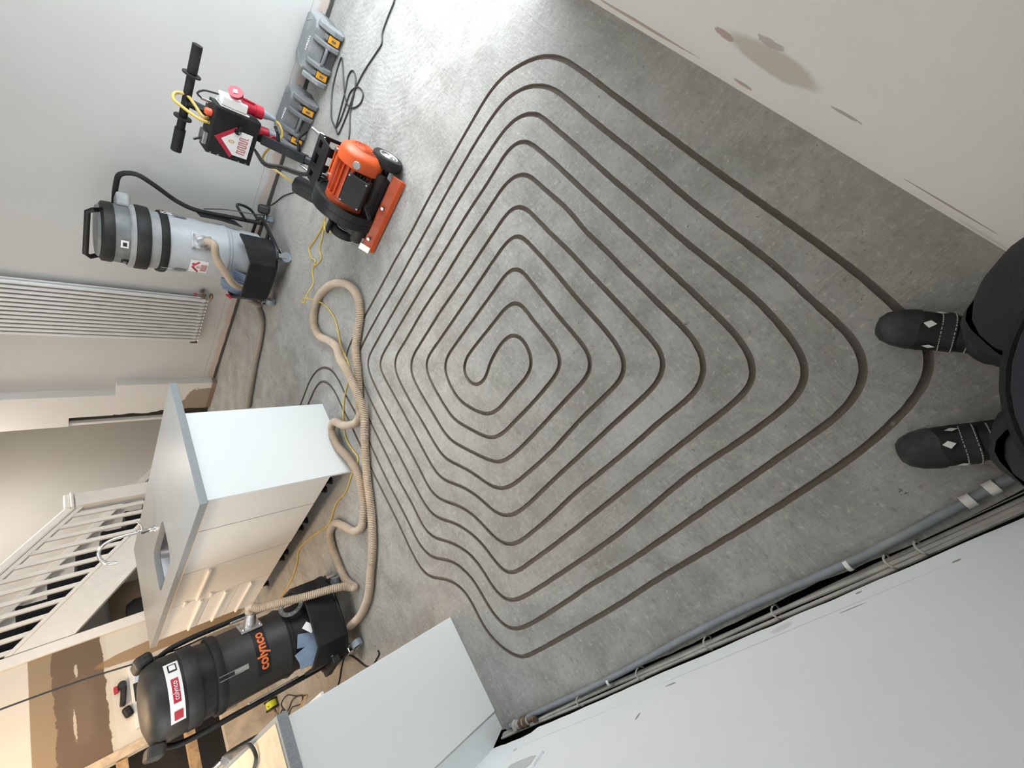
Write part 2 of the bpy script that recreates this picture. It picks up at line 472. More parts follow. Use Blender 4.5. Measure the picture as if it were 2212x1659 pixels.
def catmull(pts, step=0.03, closed=False):
    P = [Vector(p) for p in pts]
    n = len(P); out = []
    for i in range(n if closed else n - 1):
        if closed:
            a, b, c, d = P[i - 1], P[i], P[(i + 1) % n], P[(i + 2) % n]
        else:
            b, c = P[i], P[i + 1]
            a = P[i - 1] if i > 0 else b * 2 - c
            d = P[i + 2] if i + 2 < n else c * 2 - b
        L = (c - b).length
        k = max(1, int(math.ceil(L / step)))
        # centripetal parametrisation
        t0 = 0.0
        t1 = t0 + max(1e-5, (b - a).length) ** 0.5
        t2 = t1 + max(1e-5, L) ** 0.5
        t3 = t2 + max(1e-5, (d - c).length) ** 0.5
        for s in range(k):
            tt = t1 + (t2 - t1) * s / k
            A1 = a * ((t1 - tt) / (t1 - t0)) + b * ((tt - t0) / (t1 - t0))
            A2 = b * ((t2 - tt) / (t2 - t1)) + c * ((tt - t1) / (t2 - t1))
            A3 = c * ((t3 - tt) / (t3 - t2)) + d * ((tt - t2) / (t3 - t2))
            B1 = A1 * ((t2 - tt) / (t2 - t0)) + A2 * ((tt - t0) / (t2 - t0))
            B2 = A2 * ((t3 - tt) / (t3 - t1)) + A3 * ((tt - t1) / (t3 - t1))
            out.append(B1 * ((t2 - tt) / (t2 - t1)) + B2 * ((tt - t1) / (t2 - t1)))
    if not closed:
        out.append(P[-1])
    return out
def resample(pts, d):
    out = [pts[0].copy()]
    acc = 0.0
    for a, b in zip(pts, pts[1:]):
        L = (b - a).length
        s = d - acc
        while s <= L:
            out.append(a + (b - a) * (s / L)); s += d
        acc = L - (s - d)
    return out
def tube(bm, pts, r, seg=8, caps=True, closed=False, flat=None):
    pts = [Vector(p) for p in pts]
    n = len(pts)
    rad = r if callable(r) else (lambda i: r)
    prev = None; rings = []
    for i, p in enumerate(pts):
        if closed:
            d = pts[(i + 1) % n] - pts[i - 1]
        else:
            d = pts[min(i + 1, n - 1)] - pts[max(i - 1, 0)]
        d.normalize()
        if prev is None:
            a, b = frame_of(d)
        else:
            a = (prev - d * prev.dot(d)).normalized()
            b = d.cross(a)
        prev = a
        rr = rad(i)
        rings.append([bm.verts.new(p + (a * math.cos(2 * math.pi * k / seg) + b * math.sin(2 * math.pi * k / seg)) * rr) for k in range(seg)])
    for i in range(n if closed else n - 1):
        A, Bq = rings[i], rings[(i + 1) % n]
        for k in range(seg):
            j = (k + 1) % seg
            bm.faces.new((A[k], A[j], Bq[j], Bq[k]))
    if caps and not closed:
        bm.faces.new(rings[0][::-1]); bm.faces.new(rings[-1])
    return bm
def T(pts, r, seg=8, step=0.02, smooth=True):
    return tube(nb(), catmull(pts, step) if smooth else pts, r, seg)
def lathe(bm, prof, seg=40, c=(0, 0, 0)):
    rings = []
    for r, z in prof:
        if r < 1e-5:
            rings.append([bm.verts.new((c[0], c[1], c[2] + z))])
        else:
            rings.append([bm.verts.new((c[0] + r * math.cos(2 * math.pi * i / seg), c[1] + r * math.sin(2 * math.pi * i / seg), c[2] + z)) for i in range(seg)])
    for A, Bq in zip(rings, rings[1:]):
        for i in range(seg):
            j = (i + 1) % seg
            if len(A) == 1 and len(Bq) == 1:
                continue
            if len(A) == 1:
                bm.faces.new((A[0], Bq[i], Bq[j])[::-1])
            elif len(Bq) == 1:
                bm.faces.new((A[i], A[j], Bq[0]))
            else:
                bm.faces.new((A[i], A[j], Bq[j], Bq[i]))
    return bm
def prism(bm, poly, fn, d0, d1):
    """poly: 2D outline; fn(u, v, d) -> 3D"""
    a = [bm.verts.new(fn(u, v, d0)) for u, v in poly]
    b = [bm.verts.new(fn(u, v, d1)) for u, v in poly]
    n = len(poly)
    bm.faces.new(a); bm.faces.new(b[::-1])
    for i in range(n):
        j = (i + 1) % n
        bm.faces.new((a[j], a[i], b[i], b[j]))
    bmesh.ops.recalc_face_normals(bm, faces=bm.faces[:])
    return bm
XZ = lambda u, v, d: (u, d, v)
YZ = lambda u, v, d: (d, u, v)
XY = lambda u, v, d: (u, v, d)
def text_mesh(s, size, depth=0.0, bold=0.0):
    cu = bpy.data.curves.new('lettering', 'FONT')
    cu.body = s; cu.size = size; cu.align_x = 'CENTER'; cu.align_y = 'CENTER'
    cu.extrude = depth; cu.resolution_u = 3; cu.offset = bold
    o = bpy.data.objects.new('lettering', cu)
    col.objects.link(o)
    dg = bpy.context.evaluated_depsgraph_get()
    me = bpy.data.meshes.new_from_object(o.evaluated_get(dg))
    bpy.data.objects.remove(o)
    bpy.data.curves.remove(cu)
    bm = nb(); bm.from_mesh(me)
    bpy.data.meshes.remove(me)
    return bm
def xform(bm, fn):
    for v in bm.verts:
        v.co = fn(v.co)
    return bm
GROOVE=[(2.200,3.053),(2.172,2.922),(2.168,2.730),(2.177,2.574),(2.164,2.491),(2.102,2.394),(1.998,2.349),(1.909,2.335),(1.765,2.339),(1.695,2.330),(1.237,2.330),(0.848,2.312),(0.518,2.305),(0.441,2.279),(0.398,2.233),(0.365,2.170),(0.343,2.131),(0.304,2.079),(0.261,2.043),(0.211,2.017),(0.146,2.008),(0.069,2.012),(-0.005,2.006),(-0.087,1.970),(-0.146,1.919),(-0.184,1.880),(-0.195,1.847),(-0.197,1.780),(-0.202,1.588),(-0.203,1.412),(-0.203,1.145),(-0.197,1.011),(-0.194,0.545),(-0.183,0.232),(-0.178,0.166),(-0.159,0.051),(-0.136,-0.030),(-0.114,-0.079),(-0.089,-0.111),(-0.064,-0.128),(-0.014,-0.149),(0.070,-0.158),(0.189,-0.168),(0.820,-0.165),(1.088,-0.167),(1.282,-0.168),(1.459,-0.170),(1.610,-0.167),(1.677,-0.157),(1.730,-0.139),(1.788,-0.107),(1.856,-0.048),(1.914,0.020),(1.949,0.099),(1.960,0.167),(1.971,0.301),(1.986,0.511),(1.997,0.795),(1.998,0.955),(2.013,1.181),(2.021,1.450),(2.031,1.651),(2.036,1.902),(2.031,1.982),(1.990,2.057),(1.919,2.104),(1.840,2.108),(1.726,2.112),(1.207,2.111),(1.012,2.112),(0.793,2.095),(0.692,2.101),(0.635,2.090),(0.586,2.072),(0.529,2.012),(0.487,1.951),(0.431,1.899),(0.369,1.847),(0.297,1.819),(0.239,1.807),(0.173,1.804),(0.100,1.793),(0.058,1.756),(0.037,1.723),(0.028,1.666),(0.021,1.575),(0.015,1.385),(0.010,0.989),(0.033,0.573),(0.026,0.381),(0.028,0.222),(0.033,0.169),(0.046,0.133),(0.072,0.098),(0.099,0.082),(0.145,0.068),(0.201,0.058),(0.319,0.044),(0.439,0.045),(0.521,0.048),(0.623,0.051),(0.712,0.052),(0.917,0.051),(1.074,0.053),(1.280,0.049),(1.455,0.050),(1.528,0.050),(1.588,0.048),(1.636,0.067),(1.682,0.099),(1.721,0.158),(1.735,0.208),(1.748,0.310),(1.766,0.497),(1.778,0.652),(1.778,0.846),(1.790,1.158),(1.799,1.454),(1.803,1.674),(1.803,1.782),(1.796,1.840),(1.768,1.868),(1.699,1.886),(1.514,1.897),(1.287,1.895),(1.045,1.884),(0.916,1.884),(0.769,1.884),(0.717,1.860),(0.672,1.823),(0.610,1.756),(0.549,1.703),(0.454,1.653),(0.348,1.621),(0.292,1.595),(0.254,1.554),(0.234,1.493),(0.230,1.398),(0.231,1.195),(0.239,1.065),(0.235,0.771),(0.239,0.505),(0.235,0.389),(0.248,0.341),(0.280,0.299),(0.308,0.281),(0.366,0.263),(0.459,0.259),(0.569,0.261),(0.674,0.260),(0.789,0.261),(0.899,0.257),(1.007,0.262),(1.149,0.248),(1.291,0.256),(1.406,0.259),(1.455,0.262),(1.494,0.277),(1.521,0.311),(1.543,0.363),(1.550,0.440),(1.551,0.511),(1.558,0.601),(1.568,0.737),(1.570,0.949),(1.584,1.245),(1.578,1.453),(1.584,1.552),(1.575,1.611),(1.542,1.644),(1.472,1.662),(1.326,1.670),(1.086,1.664),(0.914,1.661),(0.855,1.652),(0.807,1.624),(0.736,1.569),(0.670,1.524),(0.595,1.485),(0.529,1.450),(0.482,1.400),(0.458,1.332),(0.451,1.226),(0.443,1.048),(0.455,0.828),(0.455,0.630),(0.452,0.571),(0.460,0.537),(0.480,0.510),(0.516,0.488),(0.572,0.480),(0.692,0.474),(0.822,0.476),(1.030,0.469),(1.231,0.472),(1.293,0.475),(1.315,0.482),(1.331,0.516),(1.339,0.574),(1.343,0.724),(1.345,0.889),(1.351,1.159),(1.358,1.357),(1.353,1.394),(1.319,1.421),(1.217,1.440),(1.057,1.443),(0.970,1.439),(0.927,1.423),(0.841,1.371),(0.747,1.316),(0.707,1.281),(0.684,1.233),(0.677,1.124),(0.671,0.930),(0.676,0.806),(0.680,0.749),(0.696,0.712),(0.730,0.695),(0.768,0.695),(0.869,0.694),(0.950,0.696),(1.064,0.690),(1.091,0.700),(1.107,0.728),(1.117,0.784),(1.120,0.889),(1.128,1.011),(1.131,1.111),(1.130,1.161),(1.100,1.194),(1.047,1.209),(1.007,1.204),(0.973,1.184),(0.957,1.149),(0.951,1.097),(0.972,1.069),(0.997,1.022),(1.003,0.969),(1.012,0.884),(1.002,0.841),(0.979,0.805),(0.944,0.796),(0.888,0.801),(0.833,0.812),(0.802,0.835),(0.781,0.881),(0.784,0.954),(0.785,1.098),(0.788,1.180),(0.813,1.220),(0.855,1.255),(0.928,1.296),(0.997,1.329),(1.072,1.332),(1.150,1.323),(1.207,1.302),(1.238,1.268),(1.244,1.213),(1.241,1.122),(1.238,0.965),(1.232,0.790),(1.231,0.676),(1.227,0.622),(1.206,0.591),(1.166,0.580),(1.105,0.584),(0.956,0.587),(0.805,0.589),(0.696,0.588),(0.635,0.591),(0.590,0.608),(0.565,0.651),(0.566,0.711),(0.563,0.874),(0.560,1.119),(0.566,1.247),(0.578,1.300),(0.599,1.339),(0.631,1.367),(0.782,1.471),(0.887,1.537),(0.937,1.549),(1.079,1.553),(1.338,1.553),(1.407,1.538),(1.454,1.492),(1.463,1.443),(1.462,1.342),(1.463,1.111),(1.448,0.834),(1.440,0.593),(1.433,0.442),(1.423,0.408),(1.402,0.386),(1.364,0.374),(1.155,0.370),(1.003,0.364),(0.871,0.366),(0.729,0.365),(0.598,0.366),(0.499,0.368),(0.438,0.369),(0.395,0.382),(0.373,0.402),(0.356,0.435),(0.348,0.484),(0.348,0.667),(0.345,0.931),(0.344,1.089),(0.339,1.296),(0.344,1.404),(0.368,1.470),(0.400,1.508),(0.455,1.536),(0.512,1.556),(0.582,1.591),(0.646,1.637),(0.698,1.681),(0.747,1.731),(0.791,1.759),(0.833,1.770),(0.966,1.774),(1.113,1.772),(1.372,1.772),(1.629,1.770),(1.673,1.760),(1.690,1.730),(1.693,1.639),(1.693,1.566),(1.685,1.147),(1.674,0.848),(1.669,0.667),(1.664,0.578),(1.649,0.404),(1.646,0.265),(1.632,0.216),(1.602,0.175),(1.572,0.161),(1.514,0.158),(1.369,0.152),(1.139,0.153),(0.987,0.153),(0.860,0.153),(0.718,0.154),(0.616,0.155),(0.531,0.154),(0.492,0.155),(0.351,0.157),(0.267,0.162),(0.212,0.177),(0.168,0.196),(0.141,0.229),(0.133,0.271),(0.130,0.334),(0.131,0.484),(0.125,1.294),(0.129,1.459),(0.131,1.561),(0.136,1.614),(0.149,1.654),(0.178,1.680),(0.230,1.693),(0.302,1.705),(0.389,1.732),(0.469,1.779),(0.538,1.834),(0.621,1.932),(0.657,1.961),(0.710,1.984),(0.849,1.994),(1.125,1.996),(1.310,2.004),(1.555,2.006),(1.776,1.992),(1.865,1.969),(1.906,1.918),(1.914,1.821),(1.913,1.544),(1.896,1.257),(1.893,1.058),(1.887,0.843),(1.886,0.722),(1.879,0.498),(1.866,0.296),(1.843,0.143),(1.819,0.083),(1.785,0.036),(1.729,-0.012),(1.660,-0.043),(1.603,-0.059),(1.520,-0.062),(1.297,-0.059),(0.970,-0.059),(0.726,-0.053),(0.394,-0.060),(0.319,-0.057),(0.202,-0.048),(0.117,-0.045),(0.058,-0.038),(0.014,-0.022),(-0.018,0.002),(-0.046,0.039),(-0.061,0.083),(-0.073,0.143),(-0.076,0.259),(-0.080,0.399),(-0.094,1.044),(-0.089,1.251),(-0.092,1.455),(-0.089,1.678),(-0.081,1.768),(-0.067,1.821),(-0.036,1.860),(0.016,1.888),(0.088,1.901),(0.171,1.905),(0.252,1.916),(0.314,1.946),(0.378,1.989),(0.417,2.039),(0.447,2.091),(0.485,2.148),(0.529,2.182),(0.596,2.206),(0.784,2.211),(1.072,2.224),(1.286,2.222),(1.639,2.218),(1.812,2.232),(1.970,2.232),(2.089,2.256),(2.188,2.330),(2.249,2.428),(2.281,2.564),(2.261,2.841),(2.250,3.000),(2.256,3.104)]
HOSE=[(0.543,3.346,0.030),(0.549,3.123,0.030),(0.604,2.939,0.030),(0.698,2.808,0.030),(0.824,2.647,0.030),(1.002,2.493,0.030),(1.201,2.368,0.030),(1.387,2.221,0.030),(1.532,2.063,0.030),(1.644,1.996,0.030),(1.812,1.968,0.030),(1.962,2.001,0.030),(2.096,2.020,0.030),(2.232,2.086,0.030),(2.384,2.173,0.030),(2.503,2.165,0.030),(2.569,2.085,0.030),(2.586,1.965,0.030),(2.523,1.810,0.030),(2.400,1.673,0.030),(2.254,1.596,0.030),(2.132,1.593,0.030),(2.046,1.653,0.030),(1.978,1.765,0.030),(1.918,1.861,0.030),(1.808,1.936,0.030),(1.704,2.014,0.030),(1.611,2.107,0.030),(1.562,2.135,0.030),(1.555,2.219,0.030),(1.628,2.337,0.030),(1.732,2.431,0.030),(1.719,2.493,0.030),(1.593,2.517,0.030),(1.412,2.472,0.030),(1.269,2.454,0.030),(1.135,2.511,0.030),(1.026,2.607,0.030),(0.991,2.681,0.030),(1.016,2.787,0.030),(1.125,2.902,0.030),(1.204,3.002,0.030),(1.190,3.126,0.030),(1.096,3.174,0.030),(0.971,3.178,0.030),(0.816,3.157,0.030),(0.722,3.080,0.030)]
YEL=[(2.960,1.493,0.006),(2.953,1.577,0.006),(2.990,1.740,0.006),(3.020,1.826,0.006),(2.940,1.856,0.006),(2.866,1.832,0.006),(2.848,1.921,0.006),(2.774,1.974,0.006),(2.694,2.044,0.006),(2.687,2.120,0.006),(2.730,2.123,0.006),(2.691,2.070,0.006),(2.613,2.013,0.006),(2.532,1.981,0.006),(2.396,1.947,0.006),(2.298,1.943,0.006),(2.203,1.978,0.006),(2.105,2.018,0.006),(1.962,2.023,0.006),(1.871,2.061,0.006),(1.849,2.159,0.006),(1.803,2.264,0.006),(1.728,2.359,0.006),(1.698,2.387,0.006),(1.586,2.444,0.006),(1.462,2.428,0.006),(1.387,2.409,0.006),(1.358,2.457,0.006),(1.353,2.553,0.006),(1.308,2.724,0.006),(1.320,2.922,0.006),(1.273,3.095,0.006),(1.273,3.193,0.006),(1.326,3.415,0.006),(1.381,3.818,0.006),(1.324,3.919,0.006),(1.275,4.098,0.006),(1.261,4.244,0.006),(1.255,4.623,0.006)]
YEL2=[(2.910,1.487,0.006),(2.799,1.464,0.006),(2.756,1.462,0.006),(2.856,1.561,0.006),(2.911,1.562,0.006),(2.943,1.522,0.006),(2.897,1.635,0.006),(2.868,1.728,0.006),(2.799,1.755,0.006),(2.825,1.828,0.006),(2.870,1.885,0.006)]
CABLE_FLOOR=[(3.145,0.056,0.006),(3.108,0.093,0.006),(3.111,0.188,0.006),(3.105,0.276,0.006),(3.070,0.321,0.006),(3.097,0.391,0.006),(3.141,0.482,0.006),(3.172,0.566,0.006),(3.188,0.647,0.006),(3.183,0.726,0.006),(3.178,0.797,0.006),(3.187,0.916,0.006),(3.203,0.975,0.006),(3.250,0.965,0.006),(3.372,0.940,0.006),(3.413,0.904,0.006),(3.503,0.777,0.006),(3.519,0.582,0.006),(3.456,0.619,0.006),(3.327,0.722,0.006),(3.217,0.769,0.006),(3.124,0.748,0.006),(3.057,0.681,0.006),(3.068,0.629,0.006),(3.168,0.630,0.006),(3.238,0.696,0.006),(3.238,0.774,0.006),(3.238,0.891,0.006),(3.262,0.954,0.006),(3.279,0.878,0.006),(3.308,0.729,0.006),(3.340,0.633,0.006),(3.314,0.583,0.006),(3.243,0.592,0.006),(3.196,0.648,0.006),(3.148,0.782,0.006),(3.056,0.893,0.006),(3.025,0.950,0.006)]
CABLE_VAC=[(3.972,2.072,0.006),(3.848,1.937,0.006),(3.735,1.805,0.006),(3.555,1.653,0.006)]
HOSE2=[(3.666,2.877,0.030),(3.503,2.854,0.030),(3.333,2.879,0.030),(3.239,3.033,0.030),(3.173,3.286,0.030),(3.095,3.541,0.030),(3.004,3.798,0.030)]
LCAB_A=[(0.287,3.144,0.006),(0.267,3.140,0.006),(0.249,3.207,0.006),(0.234,3.287,0.006),(0.253,3.378,0.006),(0.341,3.487,0.006),(0.394,3.566,0.006),(0.415,3.651,0.006),(0.375,3.762,0.006),(0.308,3.882,0.006),(0.279,3.963,0.006),(0.275,4.096,0.006)]
# ------------------------------------------------------------------ floor with the cut heating channel
def n1(x, s=0.0):
    return noise.noise(Vector((x, s, 3.7)))
path = [Vector((x, y, 0)) for x, y in GROOVE]
path = resample(catmull(path, 0.012), 0.022)
for _ in range(8):                              # even out small wobbles of the traced line
    path = [path[0]] + [path[i] * 0.5 + (path[i - 1] + path[i + 1]) * 0.25 for i in range(1, len(path) - 1)] + [path[-1]]
HW = 0.0102
Lp, Rp = [], []
for i, p in enumerate(path):
    d = (path[min(i + 1, len(path) - 1)] - path[max(i - 1, 0)]).normalized()
    nrm = Vector((-d.y, d.x, 0))
    Lp.append(p + nrm * (HW + 0.0009 * n1(i * 0.9, 1.0) + 0.0012 * n1(i * 2.3, 2.0)))
    Rp.append(p - nrm * (HW + 0.0009 * n1(i * 0.9, 5.0) + 0.0012 * n1(i * 2.3, 6.0)))
def slab_edge(y):
    return -0.420 + 0.010 * n1(y * 3.0, 9.0) + 0.004 * n1(y * 17.0, 4.0)
X1, Y0, Y1 = 6.0, -1.6, 6.45
verts = []; edges = []
def ring(pts):
    s = len(verts)
    verts.extend(Vector((q[0], q[1])) for q in pts)
    n = len(pts)
    edges.extend((s + i, s + (i + 1) % n) for i in range(n))
edge_pts = [(slab_edge(y), y) for y in [Y1 - 0.05 * k for k in range(int((Y1 + 0.375) / 0.05) + 1)]]
edge_pts.append((slab_edge(-0.375), -0.375))
ring([(slab_edge(-0.375), Y0), (X1, Y0), (X1, Y1)] + edge_pts)
ring(Lp + Rp[::-1])
res = geometry.delaunay_2d_cdt(verts, edges, [], 0, 1e-5)
from mathutils.kdtree import KDTree
kd = KDTree(len(path))
for i, p in enumerate(path):
    kd.insert(p, i)
kd.balance()
def in_groove(c):
    co, i, dist = kd.find(Vector((c.x, c.y, 0)))
    if dist > 0.05:
        return False
    j0, j1 = max(i - 1, 0), min(i + 1, len(path) - 1)
    best = 9
    for a, b in ((path[j0], path[i]), (path[i], path[j1])):
        ab = b - a
        if ab.length < 1e-6:
            continue
        u = max(0, min(1, (Vector((c.x, c.y, 0)) - a).dot(ab) / ab.length_squared))
        best = min(best, (a + ab * u - Vector((c.x, c.y, 0))).length)
    return best < HW * 0.72
bm = nb()
bv = [bm.verts.new((v.x, v.y, 0)) for v in res[0]]
for f in res[2]:
    c = (res[0][f[0]] + res[0][f[1]] + res[0][f[2]]) / 3
    if in_groove(c) or (c.y < 6.4 and c.x < slab_edge(c.y) - 0.0005 and c.y > -0.375):
        continue
    bm.faces.new([bv[k] for k in f])
for a, b in zip(edge_pts, edge_pts[1:]):        # broken slab edge beside the wall trench
    q = [bm.verts.new(v) for v in ((a[0], a[1], 0), (b[0], b[1], 0), (b[0] + 0.012, b[1], -0.09), (a[0] + 0.012, a[1], -0.09))]
    bm.faces.new(q)
floor = struct(obj('floor', bm, 'concrete'))
bm = nb()
DEP = 0.014
rows = []
for l, r, p in zip(Lp, Rp, path):
    z = -DEP + 0.002 * n1(p.x * 40, p.y * 40)
    rows.append([bm.verts.new((l.x, l.y, 0.0)), bm.verts.new((l.x + (p.x - l.x) * .12, l.y + (p.y - l.y) * .12, z)),
                 bm.verts.new((r.x + (p.x - r.x) * .12, r.y + (p.y - r.y) * .12, z)), bm.verts.new((r.x, r.y, 0.0))])
for a, b in zip(rows, rows[1:]):
    for k in range(3):
        bm.faces.new((a[k], a[k + 1], b[k + 1], b[k]))
bmesh.ops.recalc_face_normals(bm, faces=bm.faces[:])
obj('heating_channel', bm, 'cut_concrete', floor)['label'] = 'narrow brown channel cut in a double spiral into the concrete'

# concrete crumbs left by the cutter, scattered along the channel
bm = nb()
for k in range(420):
    p = path[random.randrange(len(path))]
    c = Vector((p.x + random.gauss(0, .035), p.y + random.gauss(0, .035), 0))
    if in_groove(c):
        c.z = -DEP
    r = random.uniform(.0010, .0026)
    m_ = Matrix.Translation(c + Vector((0, 0, r * .7))) @ Matrix.Rotation(random.uniform(0, 6), 4, 'Z')
    bmesh.ops.create_icosphere(bm, subdivisions=1, radius=r, matrix=m_ @ Matrix.Diagonal((1, random.uniform(.6, 1), .7, 1)))
o = obj('concrete_crumbs', bm, simple('crumb', (0.55, 0.54, 0.51), 0.9, var=0.25))
o['kind'] = 'stuff'
tag(o, 'pale concrete crumbs scattered along the cut channel', 'crumbs')

# trench beside the left wall
bm = nb()
box(bm, (-0.62, -0.40, -0.16), (-0.385, 6.4, -0.085))
box(bm, (-0.62, -0.40, -0.16), (-0.515, 6.4, 0.30))
struct(obj('wall_left_footing', bm, 'soil_dark'))

# ------------------------------------------------------------------ walls
CH = 2.4
def slab(name, poly, z0, z1, m):
    return struct(obj(name, prism(nb(), poly, XY, z0, z1), m))
# left wall: plaster stops raggedly just above the floor
bot = []
y = -0.45
while y < 2.71:
    z = 0.062 + 0.020 * n1(y * 2.1, 2.2) + 0.010 * n1(y * 13, 7.7) + (0.03 if y > 1.9 else 0)
    bot.append((y, z)); y += 0.025
outl = bot + [(2.72, CH), (-0.45, CH)]
struct(obj('wall_left', prism(nb(), outl, YZ, -0.53, -0.45), 'plaster_left'))
for nm_, a_, b_, z0_, z1_ in (('wall_left_kitchen', 2.72, 5.75, 0.07, 1.05), ('wall_left_head', 2.72, 5.75, 2.05, CH), ('wall_left_pier', 2.72, 2.80, 1.05, 2.05), ('wall_left_end', 3.50, 5.75, 1.05, 2.05)):
    struct(obj(nm_, B((-0.53, a_, z0_), (-0.45, b_, z1_)), 'plaster_left'))
wn = bpy.data.objects.new('fill_window_1', None); col.objects.link(wn); struct(wn)  # unseen window, added as a light source for the kitchen
for a_, b_ in (((-0.52, 2.80, 1.05), (-0.47, 2.85, 2.05)), ((-0.52, 3.45, 1.05), (-0.47, 3.50, 2.05)), ((-0.52, 2.85, 1.05), (-0.47, 3.45, 1.10)), ((-0.52, 2.85, 2.0), (-0.47, 3.45, 2.05))):
    obj('fill_window_frame', B(a_, b_), 'white_gloss', wn, bevel=0.004)
# a chunk of plaster broken out low on the left wall
bm = prism(nb(), [(1.82, 0.318), (1.70, 0.312), (1.615, 0.33), (1.60, 0.40), (1.68, 0.47), (1.84, 0.46)], YZ, -0.462, -0.4465)
o = obj('wall_left_plaster_patch', bm, simple('patch_grey', (0.55, 0.55, 0.56), 0.7, var=0.1), bevel=0.004)
struct(obj('wall_left_plaster_edge', prism(nb(), [(1.625, 0.322), (1.604, 0.318), (1.585, 0.40), (1.66, 0.47), (1.675, 0.46), (1.604, 0.395)], YZ, -0.462, -0.440), 'plaster_left', bevel=0.003))
o['kind'] = 'structure'
# right wall with garden door opening beyond the frame
slab('wall_right', [(-0.60, -0.374), (-0.60, -0.52), (1.95, -0.52), (1.95, -0.374)], 0, CH, 'plaster_right')
slab('wall_right_lintel', [(1.95, -0.374), (1.95, -0.52), (3.86, -0.52), (3.86, -0.374)], 2.16, CH, 'plaster_right')
slab('wall_right_return', [(3.86, -0.374), (3.86, -0.52), (4.10, -0.52), (4.10, -0.374)], 0, CH, 'plaster_right')
fr = struct(thing('door_1', 'white garden door frame', 'door', (1.95, -0.47, 0)))
for k in ('label', 'category'):
    del fr[k]
for a, b in (((0, 0, 0), (0.06, 0.06, 2.16)), ((1.85, 0, 0), (1.91, 0.06, 2.16)), ((0.06, 0, 2.10), (1.85, 0.06, 2.16))):
    obj('door_frame', B(a, b), 'white_gloss', fr, bevel=0.004)
# far wall
XF = lambda y: 3.90 + (y - 0.35) * 0.0297
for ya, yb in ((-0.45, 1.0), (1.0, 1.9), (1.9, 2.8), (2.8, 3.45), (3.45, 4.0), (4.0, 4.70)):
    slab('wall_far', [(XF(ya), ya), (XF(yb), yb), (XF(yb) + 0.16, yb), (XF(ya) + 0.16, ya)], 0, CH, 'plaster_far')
# boxed-out nib: wide below, narrower above with a ledge, ragged cable chase cut at its outer corner
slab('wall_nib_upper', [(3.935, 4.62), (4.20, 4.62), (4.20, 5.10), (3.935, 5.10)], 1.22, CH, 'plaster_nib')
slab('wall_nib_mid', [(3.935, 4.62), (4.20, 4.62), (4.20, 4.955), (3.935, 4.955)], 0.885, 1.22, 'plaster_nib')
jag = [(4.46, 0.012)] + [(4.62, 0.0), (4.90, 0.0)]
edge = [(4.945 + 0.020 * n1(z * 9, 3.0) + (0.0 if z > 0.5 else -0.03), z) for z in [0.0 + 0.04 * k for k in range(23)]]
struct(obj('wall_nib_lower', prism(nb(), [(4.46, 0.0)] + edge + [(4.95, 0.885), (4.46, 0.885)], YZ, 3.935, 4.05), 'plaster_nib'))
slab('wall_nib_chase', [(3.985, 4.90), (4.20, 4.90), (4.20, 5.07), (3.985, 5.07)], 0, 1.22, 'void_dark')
slab('wall_nib_corner', [(3.945, 5.065), (4.20, 5.065), (4.20, 5.10), (3.945, 5.10)], 0, 1.22, 'plaster_nib')
# hall beyond
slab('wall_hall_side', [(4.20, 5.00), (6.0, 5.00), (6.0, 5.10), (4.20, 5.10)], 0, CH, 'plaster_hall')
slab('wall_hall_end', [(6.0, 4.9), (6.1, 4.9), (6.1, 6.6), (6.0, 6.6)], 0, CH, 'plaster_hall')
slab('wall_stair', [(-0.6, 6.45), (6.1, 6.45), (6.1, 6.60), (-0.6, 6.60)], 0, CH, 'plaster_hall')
# kitchen end wall beside the stairs
slab('wall_kitchen', [(0.86, 5.60), (1.86, 5.60), (1.86, 5.72), (0.86, 5.72)], 0, CH, 'plaster_kitchen')
slab('wall_kitchen_low', [(-0.5, 5.60), (0.80, 5.60), (0.80, 5.70), (-0.5, 5.70)], 0, 0.40, 'board_pale')
slab('wall_kitchen_high', [(-0.5, 5.60), (0.80, 5.60), (0.80, 5.70), (-0.5, 5.70)], 1.50, CH, 'board_pale')
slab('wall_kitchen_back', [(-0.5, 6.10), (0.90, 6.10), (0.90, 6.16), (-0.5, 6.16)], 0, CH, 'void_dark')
struct(obj('trim_1', B((1.835, 5.565, 0), (1.925, 5.60, CH)), 'white_gloss', bevel=0.006))
struct(obj('trim_2', B((0.795, 5.57, 0), (0.865, 5.72, CH)), 'timber_pale', bevel=0.004))
CX0, CX1, CY0, CY1 = 1.2, 2.0, 1.85, 2.75  # ceiling opening for the added roof light
slab('ceiling', [(-0.6, CY1), (6.1, CY1), (6.1, 6.6), (-0.6, 6.6)], CH, CH + 0.1, 'ceiling_paint')
slab('ceiling_front', [(-0.6, -0.52), (6.1, -0.52), (6.1, CY0), (-0.6, CY0)], CH, CH + 0.1, 'ceiling_paint')
slab('ceiling_side', [(-0.6, CY0), (CX0, CY0), (CX0, CY1), (-0.6, CY1)], CH, CH + 0.1, 'ceiling_paint')
slab('ceiling_end', [(CX1, CY0), (6.1, CY0), (6.1, CY1), (CX1, CY1)], CH, CH + 0.1, 'ceiling_paint')
# patio outside the garden door
slab('patio', [(0.5, -4.5), (6.0, -4.5), (6.0, -1.6), (0.5, -1.6)], -0.06, 0.0, 'concrete')

# timbers in the opened-up wall
for i, (z, h) in enumerate(((0.60, 0.075), (1.05, 0.07))):
    o = obj('wall_timber', B((-0.45, 5.62, z), (0.79, 5.69, z + h)), 'timber', bevel=0.003)
    tag(o, ('lower' if i == 0 else 'upper') + ' bare timber rail across the dark opening in the kitchen wall', 'timber')

